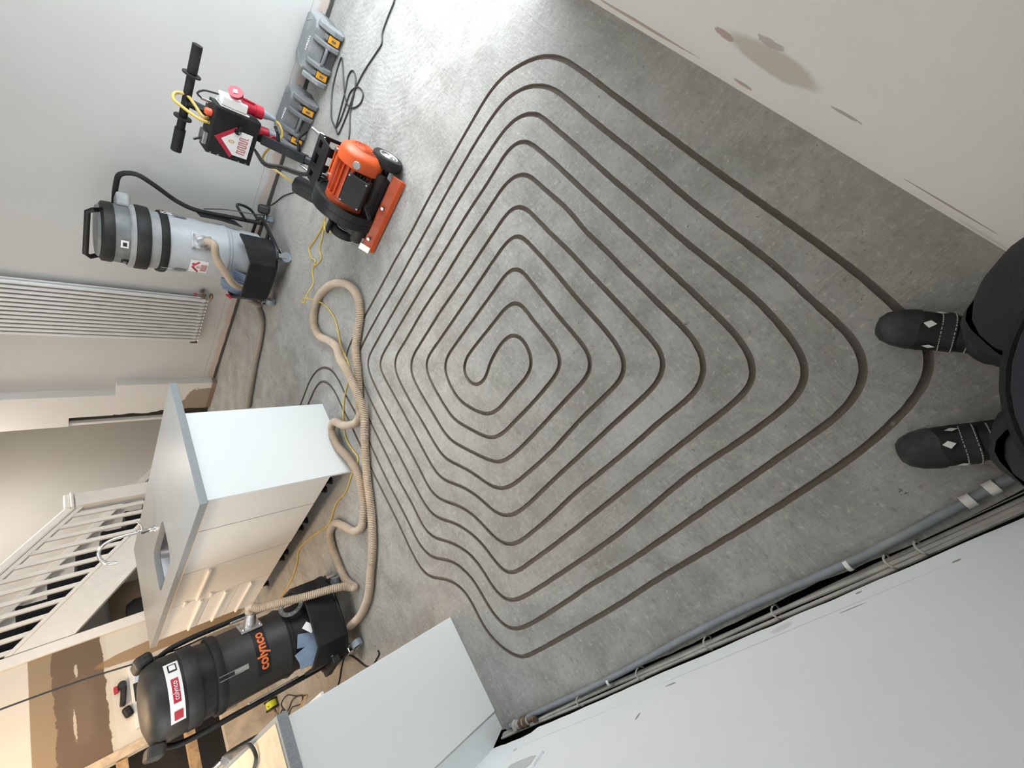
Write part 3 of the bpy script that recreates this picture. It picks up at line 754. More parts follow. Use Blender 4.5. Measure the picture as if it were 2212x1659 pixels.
# ------------------------------------------------------------------ staircase
st = thing('staircase', 'white staircase with square balusters and dark carpeted treads behind the island', 'staircase', (0, 0, 0))
YS = 5.60
obj('newel_post', B((3.222, YS - .07, 0), (3.37, YS + .07, 1.205)), 'white_gloss', st, bevel=0.006)
bm = nb()
CB((3.296, YS, 1.225), (0.175, 0.175, 0.03), bm=bm); CB((3.296, YS, 1.262), (0.15, 0.15, 0.045), bm=bm)
obj('newel_cap', bm, 'white_gloss', st, bevel=0.010)
def sloped(name, x0, z0, x1, z1, h, y0, y1, m, bev=0.006):
    return obj(name, prism(nb(), [(x0, z0), (x1, z1), (x1, z1 + h), (x0, z0 + h)], XZ, y0, y1), m, st, bevel=bev)
SL = 0.93
sloped('handrail', 3.23, 1.19, 1.93, 1.19 + SL * 1.30, 0.095, YS - .04, YS + .04, 'white_gloss', 0.014)
sloped('handrail_fillet', 3.23, 1.135, 1.93, 1.135 + SL * 1.30, 0.05, YS - .022, YS + .022, 'white_gloss', 0.004)
sloped('outer_string', 3.25, 0.0 + 0.01, 1.93, 0.01 + 1.0 * 1.32, 0.335, YS - .025, YS + .025, 'white_gloss')
sloped('string_capping', 3.25, 0.33, 1.93, 0.33 + 1.0 * 1.32, 0.045, YS - .045, YS + .045, 'white_gloss', 0.006)
sloped('lower_bead', 3.25, -0.035, 1.93, -0.035 + 1.0 * 1.32, 0.05, YS - .04, YS + .03, 'white_gloss', 0.006)
first = None
for k in range(12):
    x = 3.145 - 0.107 * k
    zb = 0.36 + (3.25 - x); zt = 1.15 + SL * (3.23 - x)
    obj('baluster', prism(nb(), [(x - .018, zb - .02), (x + .018, zb - .05), (x + .018, zt), (x - .018, zt + .02)], XZ, YS - .014, YS + .014), 'white_gloss', st)
for k in range(12):
    zt = 0.20 * (k + 1) + 0.03
    x1 = 3.145 + 0.187 * (3 - k)
    if zt > 2.3:
        break
    bm = prism(nb(), [(x1, zt), (x1 + 0.012, zt - 0.02), (x1, zt - 0.05), (x1, zt - 0.26), (x1 - 0.19, zt - 0.26), (x1 - 0.19, zt)], XZ, YS + 0.13, 6.36)
    obj('carpeted_step', bm, 'carpet_navy', st, bevel=0.008)
sloped('wall_string', 4.52, -0.08, 1.3, -0.08 + SL * 3.22, 0.10, 6.40, 6.45, 'white_gloss')
# brown board closing the space under the stairs
o = obj('understair_panel', B((1.92, 6.40, 0.0), (2.60, 6.43, 0.98)), simple('panel_brown', (0.30, 0.22, 0.14), 0.7, var=0.2, scale=3))
tag(o, 'brown plywood panel in the recess under the stairs', 'panel')
bm = lathe(nb(), [(0, -.10), (.07, -.09), (.10, -.03), (.10, .05), (.06, .11), (0, .12)], 20)
tag(obj('dark_bag', bm, 'void_dark', smooth=True, loc=(2.20, 6.20, 0.76)), 'dark round bag hanging under the stairs above the island worktop', 'bag')

# ------------------------------------------------------------------ radiator
def make_radiator():
    x0 = XF(3.48) - 0.088
    r = thing('radiator', 'tall white vertical column radiator on the far wall beside the grey vacuum', 'radiator', (x0, 3.19, 0.30), rotz=-math.radians(1.7))
    bm = tube(nb(), [(0, 0, 0.0), (0, 0, 0.02), (0, 0, 0.04), (0, 0, 1.50)], lambda i: (0.012, 0.014, 0.0165, 0.0165)[i], 12)
    c0 = obj('column', bm, 'radiator_white', r, smooth=True)
    n = 13
    for k in range(1, n):
        copy_part(c0, r, (0, 0.0465 * k, 0))
    c1 = obj('rear_column', C((0.035, 0, 0.02), (0.035, 0, 1.5), 0.012, seg=10), 'radiator_white', r, smooth=True)
    for k in range(1, n):
        copy_part(c1, r, (0, 0.0465 * k, 0))
    h = obj('header', C((0.018, -0.012, 0.035), (0.018, 0.57, 0.035), 0.017, seg=14), 'radiator_white', r, smooth=True)
    copy_part(h, r, (0, 0, 1.43))
    bm = nb()
    cyl(bm, (0.018, -0.015, 0.035), (0.018, -0.062, 0.035), 0.010)
    cyl(bm, (0.018, -0.062, 0.02), (0.018, -0.062, 0.055), 0.012)
    v = obj('valve', bm, 'brass_old', r, smooth=True)
    obj('valve_wheel', lathe(nb(), [(0, .0), (.026, .004), (.030, .012), (.024, .024), (0, .026)], 16, (0.0, -0.066, -0.03)), 'brass_old', v, smooth=True)
    obj('valve_stem', C((0.018, -0.062, 0.055), (0.018, -0.055, 0.10), 0.005, seg=8), 'brass_old', v, smooth=True)
    obj('valve_knob', lathe(nb(), [(0, 0), (.014, .002), (.016, .012), (.010, .022), (0, .024)], 12, (0.018, -0.055, 0.095)), 'red_plastic', v, smooth=True)
    obj('valve_plate', C((0.055, -0.075, 0.045), (0.062, -0.075, 0.045), 0.024), 'zinc', v, smooth=True)
    bm = nb()
    cyl(bm, (0.018, 0.575, 0.02), (0.018, 0.61, 0.02), 0.009); cyl(bm, (0.018, 0.608, -0.005), (0.018, 0.608, 0.055), 0.011)
    obj('lockshield_valve', bm, 'brass_old', r, smooth=True)
    for yy in (0.10, 0.44):
        for zz in (0.16, 1.25):
            obj('wall_bracket', B((0.03, yy, zz), (0.072, yy + 0.02, zz + 0.03)), 'radiator_white', r)
make_radiator()
# ------------------------------------------------------------------ kitchen island
IX0, IX1 = 1.375, 1.985                # front face, back face
o = obj('island_end_panel', B((1.372, 2.556, 0.0), (2.008, 2.576, 0.868)), 'white_laminate', bevel=0.0015)
tag(o, 'bright white end panel of the kitchen island beside the coiled hose', 'panel')
o = obj('island_back_panel', B((1.99, 2.58, 0.0), (2.008, 4.80, 0.868)), 'white_laminate', bevel=0.0015)
tag(o, 'white back panel of the island facing the radiator wall', 'panel')
def handle_strip(parent, y0, y1, z, m='cream_laminate'):
    bm = prism(nb(), [(0.0, 0.012), (-0.015, 0.012), (-0.019, 0.006), (-0.019, -0.004), (-0.014, -0.009), (-0.008, -0.004), (0.0, -0.006)], lambda u, v, d: (IX0 + u, d, z + v), y0, y1)
    return obj('handle', bm, m, parent, bevel=0.002)
units = [
    (2.58, 2.935, 'narrow cream base unit beside the white end panel of the island', []),
    (2.940, 3.545, 'wide cream base unit with a plain door, second from the white end panel', []),
    (3.550, 4.120, 'cream base unit with one long bar handle under the sink', [('door', 0.155, 0.865, (0.69,))]),
    (4.125, 4.800, 'cream drawer unit at the far end of the island with three long handles', [('drawer', 0.60, 0.865, (0.655,)), ('drawer', 0.40, 0.595, (0.485,)), ('drawer', 0.155, 0.395, (0.300,))]),
]
for y0, y1, lab, fronts in units:
    u = thing('base_cabinet', lab, 'cabinet', (0, 0, 0), group='island base units')
    b = nb()
    box(b, (IX0 + 0.022, y0, 0.15), (IX1, y0 + 0.016, 0.865)); box(b, (IX0 + 0.022, y1 - 0.016, 0.15), (IX1, y1, 0.865))
    box(b, (IX0 + 0.022, y0 + 0.016, 0.15), (IX1, y1 - 0.016, 0.166)); box(b, (IX1 - 0.01, y0 + 0.016, 0.166), (IX1, y1 - 0.016, 0.865))
    obj('carcass', b, 'cream_laminate', u)
    for f in (fronts or [('door', 0.15, 0.865, ())]):
        d = obj(f[0], B((IX0, y0 + 0.0015, f[1]), (IX0 + 0.020, y1 - 0.0015, f[2])), 'cream_laminate', u, bevel=0.002)
        for z in f[3]:
            handle_strip(d, y0 + 0.03, y1 - 0.01, z)
    leg = None
    for lx in (IX0 + 0.12, IX1 - 0.06):
        for ly in (y0 + 0.06, y1 - 0.06):
            bm = nb(); cyl(bm, (0, 0, 0), (0, 0, 0.012), 0.028, 0.024, 14); cyl(bm, (0, 0, 0.012), (0, 0, 0.15), 0.016, 0.020, 12)
            if leg is None:
                leg = obj('leg', bm, 'black_plastic', u, smooth=True, loc=(lx, ly, 0))
            else:
                bm.free(); copy_part(leg, u, (lx, ly, 0))
# joint blocks seen at the drawer unit
for z in (0.766, 0.60):
    o = obj('cabinet_fixing', CB((IX0 - 0.005, 4.12, z), (0.012, 0.09, 0.022)), 'cream_laminate', bevel=0.005)
    tag(o, ('upper' if z > .7 else 'lower') + ' small cream fixing block bridging the joint between sink unit and drawer unit', 'fixing')
# worktop with the sink cut-out
SX0, SX1, SY0, SY1, SR = 1.475, 1.80, 3.47, 4.03, 0.075
def rrect(x0, x1, y0, y1, r, n=6):
    pts = []
    for cx_, cy_, a0 in ((x1 - r, y1 - r, 0), (x0 + r, y1 - r, 90), (x0 + r, y0 + r, 180), (x1 - r, y0 + r, 270)):
        for k in range(n + 1):
            a = math.radians(a0 + 90 * k / n)
            pts.append((cx_ + r * math.cos(a), cy_ + r * math.sin(a)))
    return pts
def plate_hole(outer, inner, z0, z1):
    vv = [Vector(q) for q in outer] + [Vector(q) for q in inner]
    no, ni = len(outer), len(inner)
    ed = [(i, (i + 1) % no) for i in range(no)] + [(no + i, no + (i + 1) % ni) for i in range(ni)]
    r = geometry.delaunay_2d_cdt(vv, ed, [], 0, 1e-6)
    def inside(c):
        w = False
        for i in range(ni):
            a, b = inner[i], inner[(i + 1) % ni]
            if (a[1] > c[1]) != (b[1] > c[1]) and c[0] < (b[0] - a[0]) * (c[1] - a[1]) / (b[1] - a[1]) + a[0]:
                w = not w
        return w
    bm = nb()
    for z, flip in ((z1, False), (z0, True)):
        vs2 = [bm.verts.new((q.x, q.y, z)) for q in r[0]]
        for f in r[2]:
            c = (r[0][f[0]] + r[0][f[1]] + r[0][f[2]]) / 3
            if not inside(c):
                bm.faces.new([vs2[k] for k in (f[::-1] if flip else f)])
    for lp in (outer, inner[::-1]):
        for i in range(len(lp)):
            a, b = lp[i], lp[(i + 1) % len(lp)]
            bm.faces.new([bm.verts.new(q) for q in ((a[0], a[1], z0), (b[0], b[1], z0), (b[0], b[1], z1), (a[0], a[1], z1))])
    bmesh.ops.remove_doubles(bm, verts=bm.verts[:], dist=1e-5)
    return bm
wt = obj('island_worktop', plate_hole([(1.348, 2.545), (2.255, 2.545), (2.255, 4.835), (1.348, 4.835)], rrect(SX0, SX1, SY0, SY1, SR), 0.870, 0.910), 'worktop_grey', bevel=0.002)
tag(wt, 'speckled grey laminate worktop on the island with a sink cut-out', 'worktop')
wt['kind'] = 'thing'
del wt['kind']
obj('front_lipping', B((1.3465, 2.55, 0.868), (1.352, 4.83, 0.8705)), 'bare_board', wt)
# sink bowl
sk = thing('sink', 'stainless undermount sink bowl in the grey island worktop', 'sink', (0, 0, 0))
rim = rrect(SX0 - .004, SX1 + .004, SY0 - .004, SY1 + .004, SR)
flr = rrect(SX0 + .015, SX1 - .015, SY0 + .015, SY1 - .015, SR)
bm = nb()
r0 = [bm.verts.new((x, y, 0.869)) for x, y in rim]
r1 = [bm.verts.new((x, y, 0.72)) for x, y in flr]
r2 = [bm.verts.new((x * .9 + .1 * (SX0 + SX1) / 2, y * .94 + .06 * (SY0 + SY1) / 2, 0.70)) for x, y in flr]
for a, b in ((r0, r1), (r1, r2)):
    for i in range(len(a)):
        j = (i + 1) % len(a)
        bm.faces.new((a[i], b[i], b[j], a[j]))
bm.faces.new(r2)
bmesh.ops.recalc_face_normals(bm, faces=bm.faces[:])
bmesh.ops.reverse_faces(bm, faces=bm.faces[:])
obj('bowl', bm, 'sink_steel', sk, smooth=True)
obj('drain', lathe(nb(), [(0.0, 0.004), (0.03, 0.004), (0.042, 0.008), (0.045, 0.0)], 20, (1.64, 3.75, 0.701)), 'chrome', sk, smooth=True)
obj('overflow', C((1.776, 3.80, 0.82), (1.790, 3.80, 0.82), 0.022, seg=16), 'black_plastic', sk, smooth=True)
# tap
tp = thing('kitchen_tap', 'chrome swan-neck kitchen tap with lever handles beside the sink', 'tap', (1.885, 3.78, 0.91))
obj('tap_base', lathe(nb(), [(0, 0), (.026, 0), (.026, .006), (.018, .016), (.015, .05), (.022, .065), (.022, .085), (.012, .095), (0, .097)], 20), 'chrome', tp, smooth=True)
sp = []
for k in range(9):
    a = math.radians(180 - 25 * k)
    sp.append((-0.075 - 0.075 * math.cos(math.radians(180)) * 0 + 0.0, 0, 0))
sp = [(0, 0, .085), (-.002, .0, .17), (-.012, .004, .24), (-.035, .010, .285), (-.075, .02, .308), (-.125, .032, .300), (-.160, .040, .268), (-.172, .043, .225)]
obj('spout', T(sp, 0.0115, 12, 0.012), 'chrome', tp, smooth=True)
for s in (-1, 1):
    h = obj('lever', C((0, 0, .072), (0.02, s * .055, .078), 0.007, 0.006, 10), 'chrome', tp, smooth=True)
    obj('lever_pin', C((0.02, s * .05, .078), (0.055, s * .075, .105), 0.005, 0.0045, 10), 'chrome', h, smooth=True)

# ------------------------------------------------------------------ peninsula on the left wall
o = obj('peninsula_end_panel', B((-0.335, 2.238, 0.0), (0.163, 2.258, 0.868)), 'white_laminate', bevel=0.0015)
tag(o, 'large white end panel of the peninsula unit against the left wall', 'panel')
ed = [(-0.334 + 0.006 * n1(z * 14, 8.0), z) for z in [0.868 - 0.03 * k for k in range(30)]]
bm = prism(nb(), ed + [(-0.334, 0.0), (-0.415, 0.0), (-0.452, 0.10), (-0.452, 0.868)], XZ, 2.246, 2.256)
tag(obj('scribe_strip', bm, simple('strip_white', (0.70, 0.72, 0.72), 0.4, var=0.03)), 'rough-cut white filler strip between the peninsula panel and the left wall', 'panel')
o = obj('peninsula_worktop', B((-0.448, 2.225, 0.870), (0.185, 4.60, 0.910)), 'worktop_grey', bevel=0.002)
tag(o, 'grey laminate worktop of the peninsula above the large white panel', 'worktop')
sheet = obj('worktop_glow_sheet', B((-0.445, 2.255, 0.9105), (0.165, 4.58, 0.9125)), 'bare_board')  # tan colour stands in for the warm light on this worktop
tag(sheet, 'tan sheet standing in for warm light on the peninsula worktop', 'sheet')
for i, (y0, y1) in enumerate(((2.262, 2.86), (2.865, 3.46), (3.465, 4.06), (4.065, 4.58))):
    u = thing('base_cabinet', ('first', 'second', 'third', 'fourth')[i] + ' cream base unit of the peninsula counted from the large white end panel', 'cabinet', group='peninsula base units')
    b = nb()
    box(b, (-0.44, y0, 0.15), (0.135, y0 + .016, 0.866)); box(b, (-0.44, y1 - .016, 0.15), (0.135, y1, 0.866))
    box(b, (-0.44, y0 + .016, 0.15), (0.135, y1 - .016, 0.166))
    obj('carcass', b, 'cream_laminate', u)
    d = obj('door', B((0.138, y0 + .0015, 0.15), (0.158, y1 - .0015, 0.866)), 'cream_laminate', u, bevel=0.002)
    obj('handle', B((0.158, y0 + .03, 0.70), (0.180, y1 - .03, 0.715)), 'cream_laminate', d, bevel=0.003)
    bm = nb()
    leg = obj('leg', C((0, 0, 0), (0, 0, 0.15), 0.022, 0.018, 12), 'black_plastic', u, smooth=True, loc=(0.07, y0 + .06, 0))
    copy_part(leg, u, (0.07, y1 - .06, 0)); copy_part(leg, u, (-0.36, y0 + .06, 0)); copy_part(leg, u, (-0.36, y1 - .06, 0))
# crumpled chrome trim hanging along the worktop front
pts = [(0.205, 3.10 + 0.025 * k, 0.905 + (0.012 if k % 2 else -0.004)) for k in range(28)]
bm = nb(); tube(bm, pts, lambda i: 0.022 if i % 2 else 0.015, 12)
tag(obj('flexible_duct', bm, 'chrome', smooth=True, angle=80), 'shiny corrugated metal flexible pipe along the peninsula worktop edge', 'pipe')

# ------------------------------------------------------------------ kitchen wall fittings
ct = thing('control_panel', 'white electrical control panel on the stripped kitchen wall behind the black vacuum', 'control panel', (1.22, 5.598, 0.86))
obj('casing', B((-0.27, -0.035, 0), (0.27, 0, 0.125)), 'white_plastic', ct, bevel=0.006)
obj('dial', lathe(nb(), [(0, .010), (.030, .010), (.034, 0)], 20).copy() if False else C((0.18, -0.036, 0.065), (0.18, -0.044, 0.065), 0.036, seg=24), 'zinc', ct, smooth=True)
obj('screen', B((-0.06, -0.038, 0.02), (0.09, -0.034, 0.105)), 'black_plastic', ct)
obj('window_strip', B((0.10, -0.039, 0.04), (0.14, -0.034, 0.09)), 'zinc', ct)
obj('base_rail', B((-0.30, -0.045, -0.03), (0.24, 0, 0.0)), 'grey_plastic', ct, bevel=0.003)
hs = thing('wall_handset', 'black handset hanging on the kitchen wall above the control panel', 'handset', (1.20, 5.598, 1.00))
obj('cradle', CB((0.05, -0.03, 0.035), (0.16, 0.05, 0.04), (0, 0.15, 0)), 'black_plastic', hs, bevel=0.012)
obj('earpiece', CB((-0.09, -0.035, 0.02), (0.09, 0.06, 0.06), (0, -0.3, 0)), 'black_plastic', hs, bevel=0.018)
obj('mouthpiece', C((0.14, -0.0, 0.035), (0.14, -0.06, 0.035), 0.03, seg=16), 'black_plastic', hs, smooth=True)
obj('red_clip', CB((0.12, -0.03, 0.075), (0.06, 0.03, 0.03)), 'red_plastic', hs, bevel=0.006)
# ------------------------------------------------------------------ industrial vacuums
def cyl_decal(bm2, r, ang, z):
    """wrap a flat x/y drawing onto a drum of radius r at angle ang, height z"""
    return xform(bm2, lambda c: Vector(((r + c.z) * math.cos(ang + c.x / r), (r + c.z) * math.sin(ang + c.x / r), z + c.y)))
def house_logo(s):
    """returns list of (bmesh, material, name): a white card, a red pitched roof, a flame and a heating coil; s = half size"""
    out = []
    def strip(pts, w, z):
        return tube(nb(), [Vector((x, y, z)) for x, y in pts], w, 6)
    def poly(pts, z, sub=False):
        bm = nb(); bm.faces.new([bm.verts.new((x, y, z)) for x, y in pts]); return bm
    out.append((s, poly, strip))
    return poly, strip
def coil_pts(w, h, n=4):
    pts = []
    for k in range(n):
        x0 = -w + 2 * w * k / n; x1 = -w + 2 * w * (k + 1) / n; xm = (x0 + x1) / 2
        pts += [(x0, -h), (x0, h), (xm, h), (xm, -h), (x1, -h)] if k == 0 else [(x0, h), (xm, h), (xm, -h), (x1, -h)]
    return pts
def grid_quad(x0, x1, y0, y1, z, nx=8):
    bm = nb()
    a = [bm.verts.new((x0 + (x1 - x0) * i / nx, y0, z)) for i in range(nx + 1)]
    b = [bm.verts.new((x0 + (x1 - x0) * i / nx, y1, z)) for i in range(nx + 1)]
    for i in range(nx):
        bm.faces.new((a[i], a[i + 1], b[i + 1], b[i]))
    return bm

def caster(parent, x, y, m='zinc', rot=0.0):
    bm = nb()
    box(bm, (-0.030, -0.030, 0.105), (0.030, 0.030, 0.113))
    box(bm, (-0.004, -0.030, 0.035), (0.030, -0.026, 0.106)); box(bm, (-0.004, 0.026, 0.035), (0.030, 0.030, 0.106))
    c = obj('caster_fork', bm, m, parent, bevel=0.002, loc=(x, y, 0), rot=(0, 0, rot))
    bm = nb(); cyl(bm, (0.015, -0.022, 0.040), (0.015, 0.022, 0.040), 0.040, seg=24); cyl(bm, (0.015, -0.031, 0.040), (0.015, 0.031, 0.040), 0.008, seg=10)
    obj('caster_wheel', bm, 'grey_plastic', c, smooth=True)
    obj('caster_brake', CB((-0.026, 0, 0.080), (0.045, 0.04, 0.008), (0, 0.5, 0)), m, c, bevel=0.002)
    return c

def make_vac(name, label, loc, rotz, dark, lean=0.0):
    v = thing(name, label, 'vacuum', loc, rotz, 'industrial vacuums')
    barrel = 'charcoal_paint' if dark else 'vac_grey'
    R = 0.215
    # chassis: bent tube ring on casters
    ringp = [(-.30, -.20, .115), (-.33, 0, .115), (-.30, .20, .115), (-.22, .27, .115), (0, .29, .12), (.22, .27, .12), (.29, .20, .12), (.29, -.20, .12), (.22, -.27, .12), (0, -.29, .12), (-.22, -.27, .115)]
    obj('chassis_ring', tube(nb(), catmull(ringp, .03, True), 0.014, 8, closed=True), 'black_metal', v, smooth=True)
    bm = nb(); box(bm, (-.02, -.27, .11), (.02, .27, .125)); box(bm, (-.28, -.02, .11), (.28, .02, .125))
    obj('chassis_cross', bm, 'black_metal', v)
    CM = 'chrome' if dark else 'zinc'
    for (cx_, cy_), r_ in (((-.24, -.235), 2.4), ((-.24, .265), 3.4), ((.26, -.26), .6), ((.26, .26), -.8)):
        caster(v, cx_, cy_, CM, r_)
    # accessory tray in front
    def tray_outline(x_in, x_out, hw, ch):
        return [(x_in, -hw), (x_out + ch, -hw), (x_out, -hw + ch), (x_out, hw - ch), (x_out + ch, hw), (x_in, hw)]
    outp = tray_outline(-.10, -.345, .275, .10); inp = tray_outline(-.10, -.325, .255, .09)
    bm = nb()
    zt = [.355, .35, .315, .315, .35, .355]
    a = [bm.verts.new((x, y, .125)) for x, y in outp]; b = [bm.verts.new((x, y, z)) for (x, y), z in zip(outp, zt)]
    c = [bm.verts.new((x, y, z)) for (x, y), z in zip(inp, zt)]; d = [bm.verts.new((x, y, .14)) for x, y in inp]
    for i in range(5):
        for p, q in ((a, b), (b, c), (c, d)):
            bm.faces.new((p[i], p[i + 1], q[i + 1], q[i]))
    bm.faces.new(a); bm.faces.new(d)
    bmesh.ops.recalc_face_normals(bm, faces=bm.faces[:])
    tr = obj('accessory_tray', bm, 'black_metal', v, bevel=0.004)
    # folded bags standing in the tray
    for k, (yy, hh, an) in enumerate(((.06, .10, .10), (.14, .14, -.12), (.20, .11, .25)) if not dark else ((.09, .08, .3), (.15, .11, -.25), (.20, .10, .15))):
        obj('folded_bag', CB((-.235, yy, .27 + hh / 3), (.012, .085, hh + .10), (an, .35, 0)), 'blue_bag', v, bevel=0.003)
    if dark:
        obj('paper_sleeve', CB((-.285, .02, .315), (.004, .045, .07), (.9, .25, 0)), 'label_white', v)
        h = obj('suction_dial', lathe(nb(), [(.052, 0), (.078, 0), (.080, .010), (.052, .012)], 32), 'vac_grey_dark', v, smooth=True, loc=(-.225, -.165, .36), rot=(0, -1.15, .55))
        for k in range(12):
            aa = 2 * math.pi * k / 12
            obj('dial_tick', CB((0.066 * math.cos(aa), 0.066 * math.sin(aa), .0125), (.012, .002, .002), (0, 0, aa)), 'label_white', h)
    # collecting drum and barrel
    obj('collecting_drum', lathe(nb(), [(0, .15), (R * .9, .15), (R * .965, .165), (R * .97, .26), (R * .985, .27), (R * .985, .285), (R * .97, .295), (R * .97, .385), (R * 1.0, .39), (R * 1.0, .41), (0, .41)], 48), barrel if dark else 'vac_grey', v, smooth=True)
    br = obj('barrel', lathe(nb(), [(0, .41), (R * 1.03, .41), (R * 1.045, .42), (R * 1.03, .432), (R, .44), (R, .79), (0, .79)], 48), barrel, v, smooth=True)
    obj('clamp_band', lathe(nb(), [(R * .98, .782), (R * 1.045, .785), (R * 1.06, .80), (R * 1.06, .815), (R * 1.045, .83), (R * .98, .832)], 48), 'black_rubber', v, smooth=True)
    # head
    if not dark:
        obj('filter_ring', lathe(nb(), [(0, .83), (R * .97, .832), (R * .97, .885), (R * 1.02, .888), (0, .89)], 48), 'vac_grey_plastic', v, smooth=True)
        obj('filter_band', lathe(nb(), [(0, .889), (R * 1.05, .890), (R * 1.06, .90), (R * 1.06, .955), (R * 1.04, .965), (0, .966)], 48), 'dusty_black', v, smooth=True)
        hd = obj('motor_head', lathe(nb(), [(0, .965), (R * .99, .966), (R * 1.0, .985), (R * .95, .995), (R * .93, 1.075), (0, 1.076)], 48), 'vac_grey_dark', v, smooth=True)
        obj('head_collar', lathe(nb(), [(R * .98, .966), (R * 1.045, .968), (R * 1.045, .99), (R * .98, .998)], 48), 'vac_grey_plastic', hd, smooth=True)
        obj('lid', lathe(nb(), [(0, 1.074), (R * .95, 1.075), (R * .965, 1.09), (R * .95, 1.13), (R * .85, 1.142), (0, 1.145)], 48), 'dusty_black', v, smooth=True)
        obj('lid_top', lathe(nb(), [(0, 1.145), (R * .84, 1.144), (R * .78, 1.158), (0, 1.163)], 48), 'vac_grey_dark', v, smooth=True)
        hp = [(-.02, -.185, 1.12), (-.06, -.19, 1.18), (-.06, -.17, 1.205), (-.06, .17, 1.205), (-.06, .19, 1.18), (-.02, .185, 1.12)]
        obj('carry_handle', tube(nb(), hp, 0.016, 10), 'black_plastic', v, smooth=True)
        for k, (an, zz, sx_, sz_) in enumerate(((3.42, 1.03, .05, .042), (2.65, 1.02, .042, .04))):
            bm = cyl_decal(grid_quad(-sx_ / 2, sx_ / 2, -sz_ / 2, sz_ / 2, .012), R * .93, an, zz)
            q = obj('switch_plate', bm, 'label_white' if k == 0 else 'black_plastic', hd)
            obj('switch', cyl_decal(grid_quad(-sx_ / 4, sx_ / 4, -sz_ / 4, sz_ / 4, .016), R * .93, an, zz), 'black_plastic' if k == 0 else 'vac_grey_dark', q)
        bm = CB((0.13, -0.18, 1.02), (.14, .10, .075), (0, 0, .9))
        obj('cable_block', bm, 'vac_grey_plastic', hd, bevel=0.015)
    else:
        obj('filter_ring', lathe(nb(), [(0, .83), (R * .97, .832), (R * .985, .90), (0, .902)], 48), 'black_plastic', v, smooth=True)
        obj('filter_band', lathe(nb(), [(0, .90), (R * 1.04, .902), (R * 1.05, .91), (R * 1.05, .965), (R * 1.02, .975), (0, .976)], 48), 'dusty_black', v, smooth=True)
        hd = obj('motor_head', lathe(nb(), [(0, .975), (R * 1.02, .976), (R * 1.03, .99), (R * 1.03, 1.06), (R * 1.0, 1.10), (R * .9, 1.13), (R * .6, 1.15), (0, 1.155)], 48), 'dusty_black', v, smooth=True)
        for s in (-1, 1):
            obj('head_grip', CB((0.02, s * .235, 1.115), (.19, .07, .085), (s * .25, 0, 0)), 'dusty_black', hd, bevel=0.02, bseg=3)
        bm = cyl_decal(grid_quad(-.165, .165, -.033, .033, .004, 16), R * 1.03, 3.08, 1.022)
        pl = obj('control_plate', bm, 'label_white', hd)
        for k, (xx, mm) in enumerate(((-.125, 'red_plastic'), (.125, 'black_plastic'))):
            sw = obj('rocker_switch', cyl_decal(grid_quad(xx - .024, xx + .024, -.022, .018, .007), R * 1.03, 3.08, 1.022), mm, pl)
            if k == 1:
                obj('rocker', cyl_decal(grid_quad(xx - .016, xx + .016, -.016, .012, .009), R * 1.03, 3.08, 1.022), 'label_white', sw)
        obj('plate_logo_back', cyl_decal(grid_quad(-.062, .062, -.018, .016, .0055), R * 1.03, 3.08, 1.022), 'logo_red', pl)
        tx = text_mesh('colynco', .036)
        obj('plate_lettering', cyl_decal(xform(tx, lambda c: Vector((c.x * .86, c.y, .0068))), R * 1.03, 3.08, 1.022), 'label_white', pl)
        # barrel logo
        tx = text_mesh('colynco', .080, 0, .0022)
        an = 3.06
        q = obj('logo_backing', cyl_decal(grid_quad(-.148, .148, -.040, .036, .0015, 16), R, an, .585), 'black_metal', br)
        obj('logo_lettering', cyl_decal(xform(tx, lambda c: Vector((c.x * .92, c.y, .003))), R, an, .585), 'logo_orange', q)
    # latches
    for an in ((2.72, 4.9) if not dark else (2.84, 1.2)):
        l = obj('latch', cyl_decal(grid_quad(-.014, .014, .70 - .75, .775 - .75, .008), R, an, .72), 'zinc', v)
        l.data.materials[0] = M['zinc']
        for s in (-.012, .012):
            a_ = an + s / R
            obj('latch_wire', tube(nb(), [Vector(((R + .014) * math.cos(a_), (R + .014) * math.sin(a_), z)) for z in (.70, .76, .825)] , .0025, 6), 'zinc', l, smooth=True)
    # side frame with push handle
    if not dark:
        for s in (-1, 1):
            hp = [(.14, s * .27, .12), (.13, s * .265, .36), (.12, s * .262, .61), (.13, s * .29, .72), (.14, s * .38, .88), (.15, s * .41, .96), (.17, s * .37, 1.035), (.19, s * .27, 1.05), (.20, s * .1, 1.05), (.20, 0, 1.05)]
            if s > 0:
                hp = [(.14, .27, .12), (.13, .265, .40), (.12, .262, .70), (.16, .25, .85), (.20, .20, .98), (.21, .1, 1.05), (.20, 0, 1.05)]
            obj('push_handle', T(hp, 0.0165, 10, .03), 'black_rubber', v, smooth=True)
            bm = prism(nb(), [(-.05, .30), (.02, .34), (.05, .52), (.02, .60), (-.03, .58), (-.02, .45)], lambda u, w, d: (.09 + u, d, w), s * .245, s * .255)
            obj('frame_bracket', bm, 'black_metal', v, bevel=0.003)
        bm = tube(nb(), catmull([(.12, -.27, .26), (.18, -.36, .33), (.22, -.33, .22), (.17, -.28, .16)], .02), 0.011, 8)
        obj('tilt_lever', bm, 'black_metal', v, smooth=True)
        obj('tilt_pedal', CB((.27, -.335, .10), (.10, .075, .09), (0, .4, .4)), 'dusty_black', v, bevel=0.02, bseg=3)
        # inlet and short hose
        ia = 3.95
        n_ = Vector((math.cos(ia), math.sin(ia), 0)); tng = Vector((-n_.y, n_.x, 0))
        mt = Matrix.Translation(n_ * (R + .006) + Vector((0, 0, .60))) @ Matrix((tng, Vector((0, 0, 1)), n_)).transposed().to_4x4()
        fl_ = obj('inlet_flange', box(nb(), (-.058, -.062, -.01), (.058, .062, .006), mt), 'cast_metal', v, bevel=0.004)
        p0 = n_ * R + Vector((0, 0, .60))
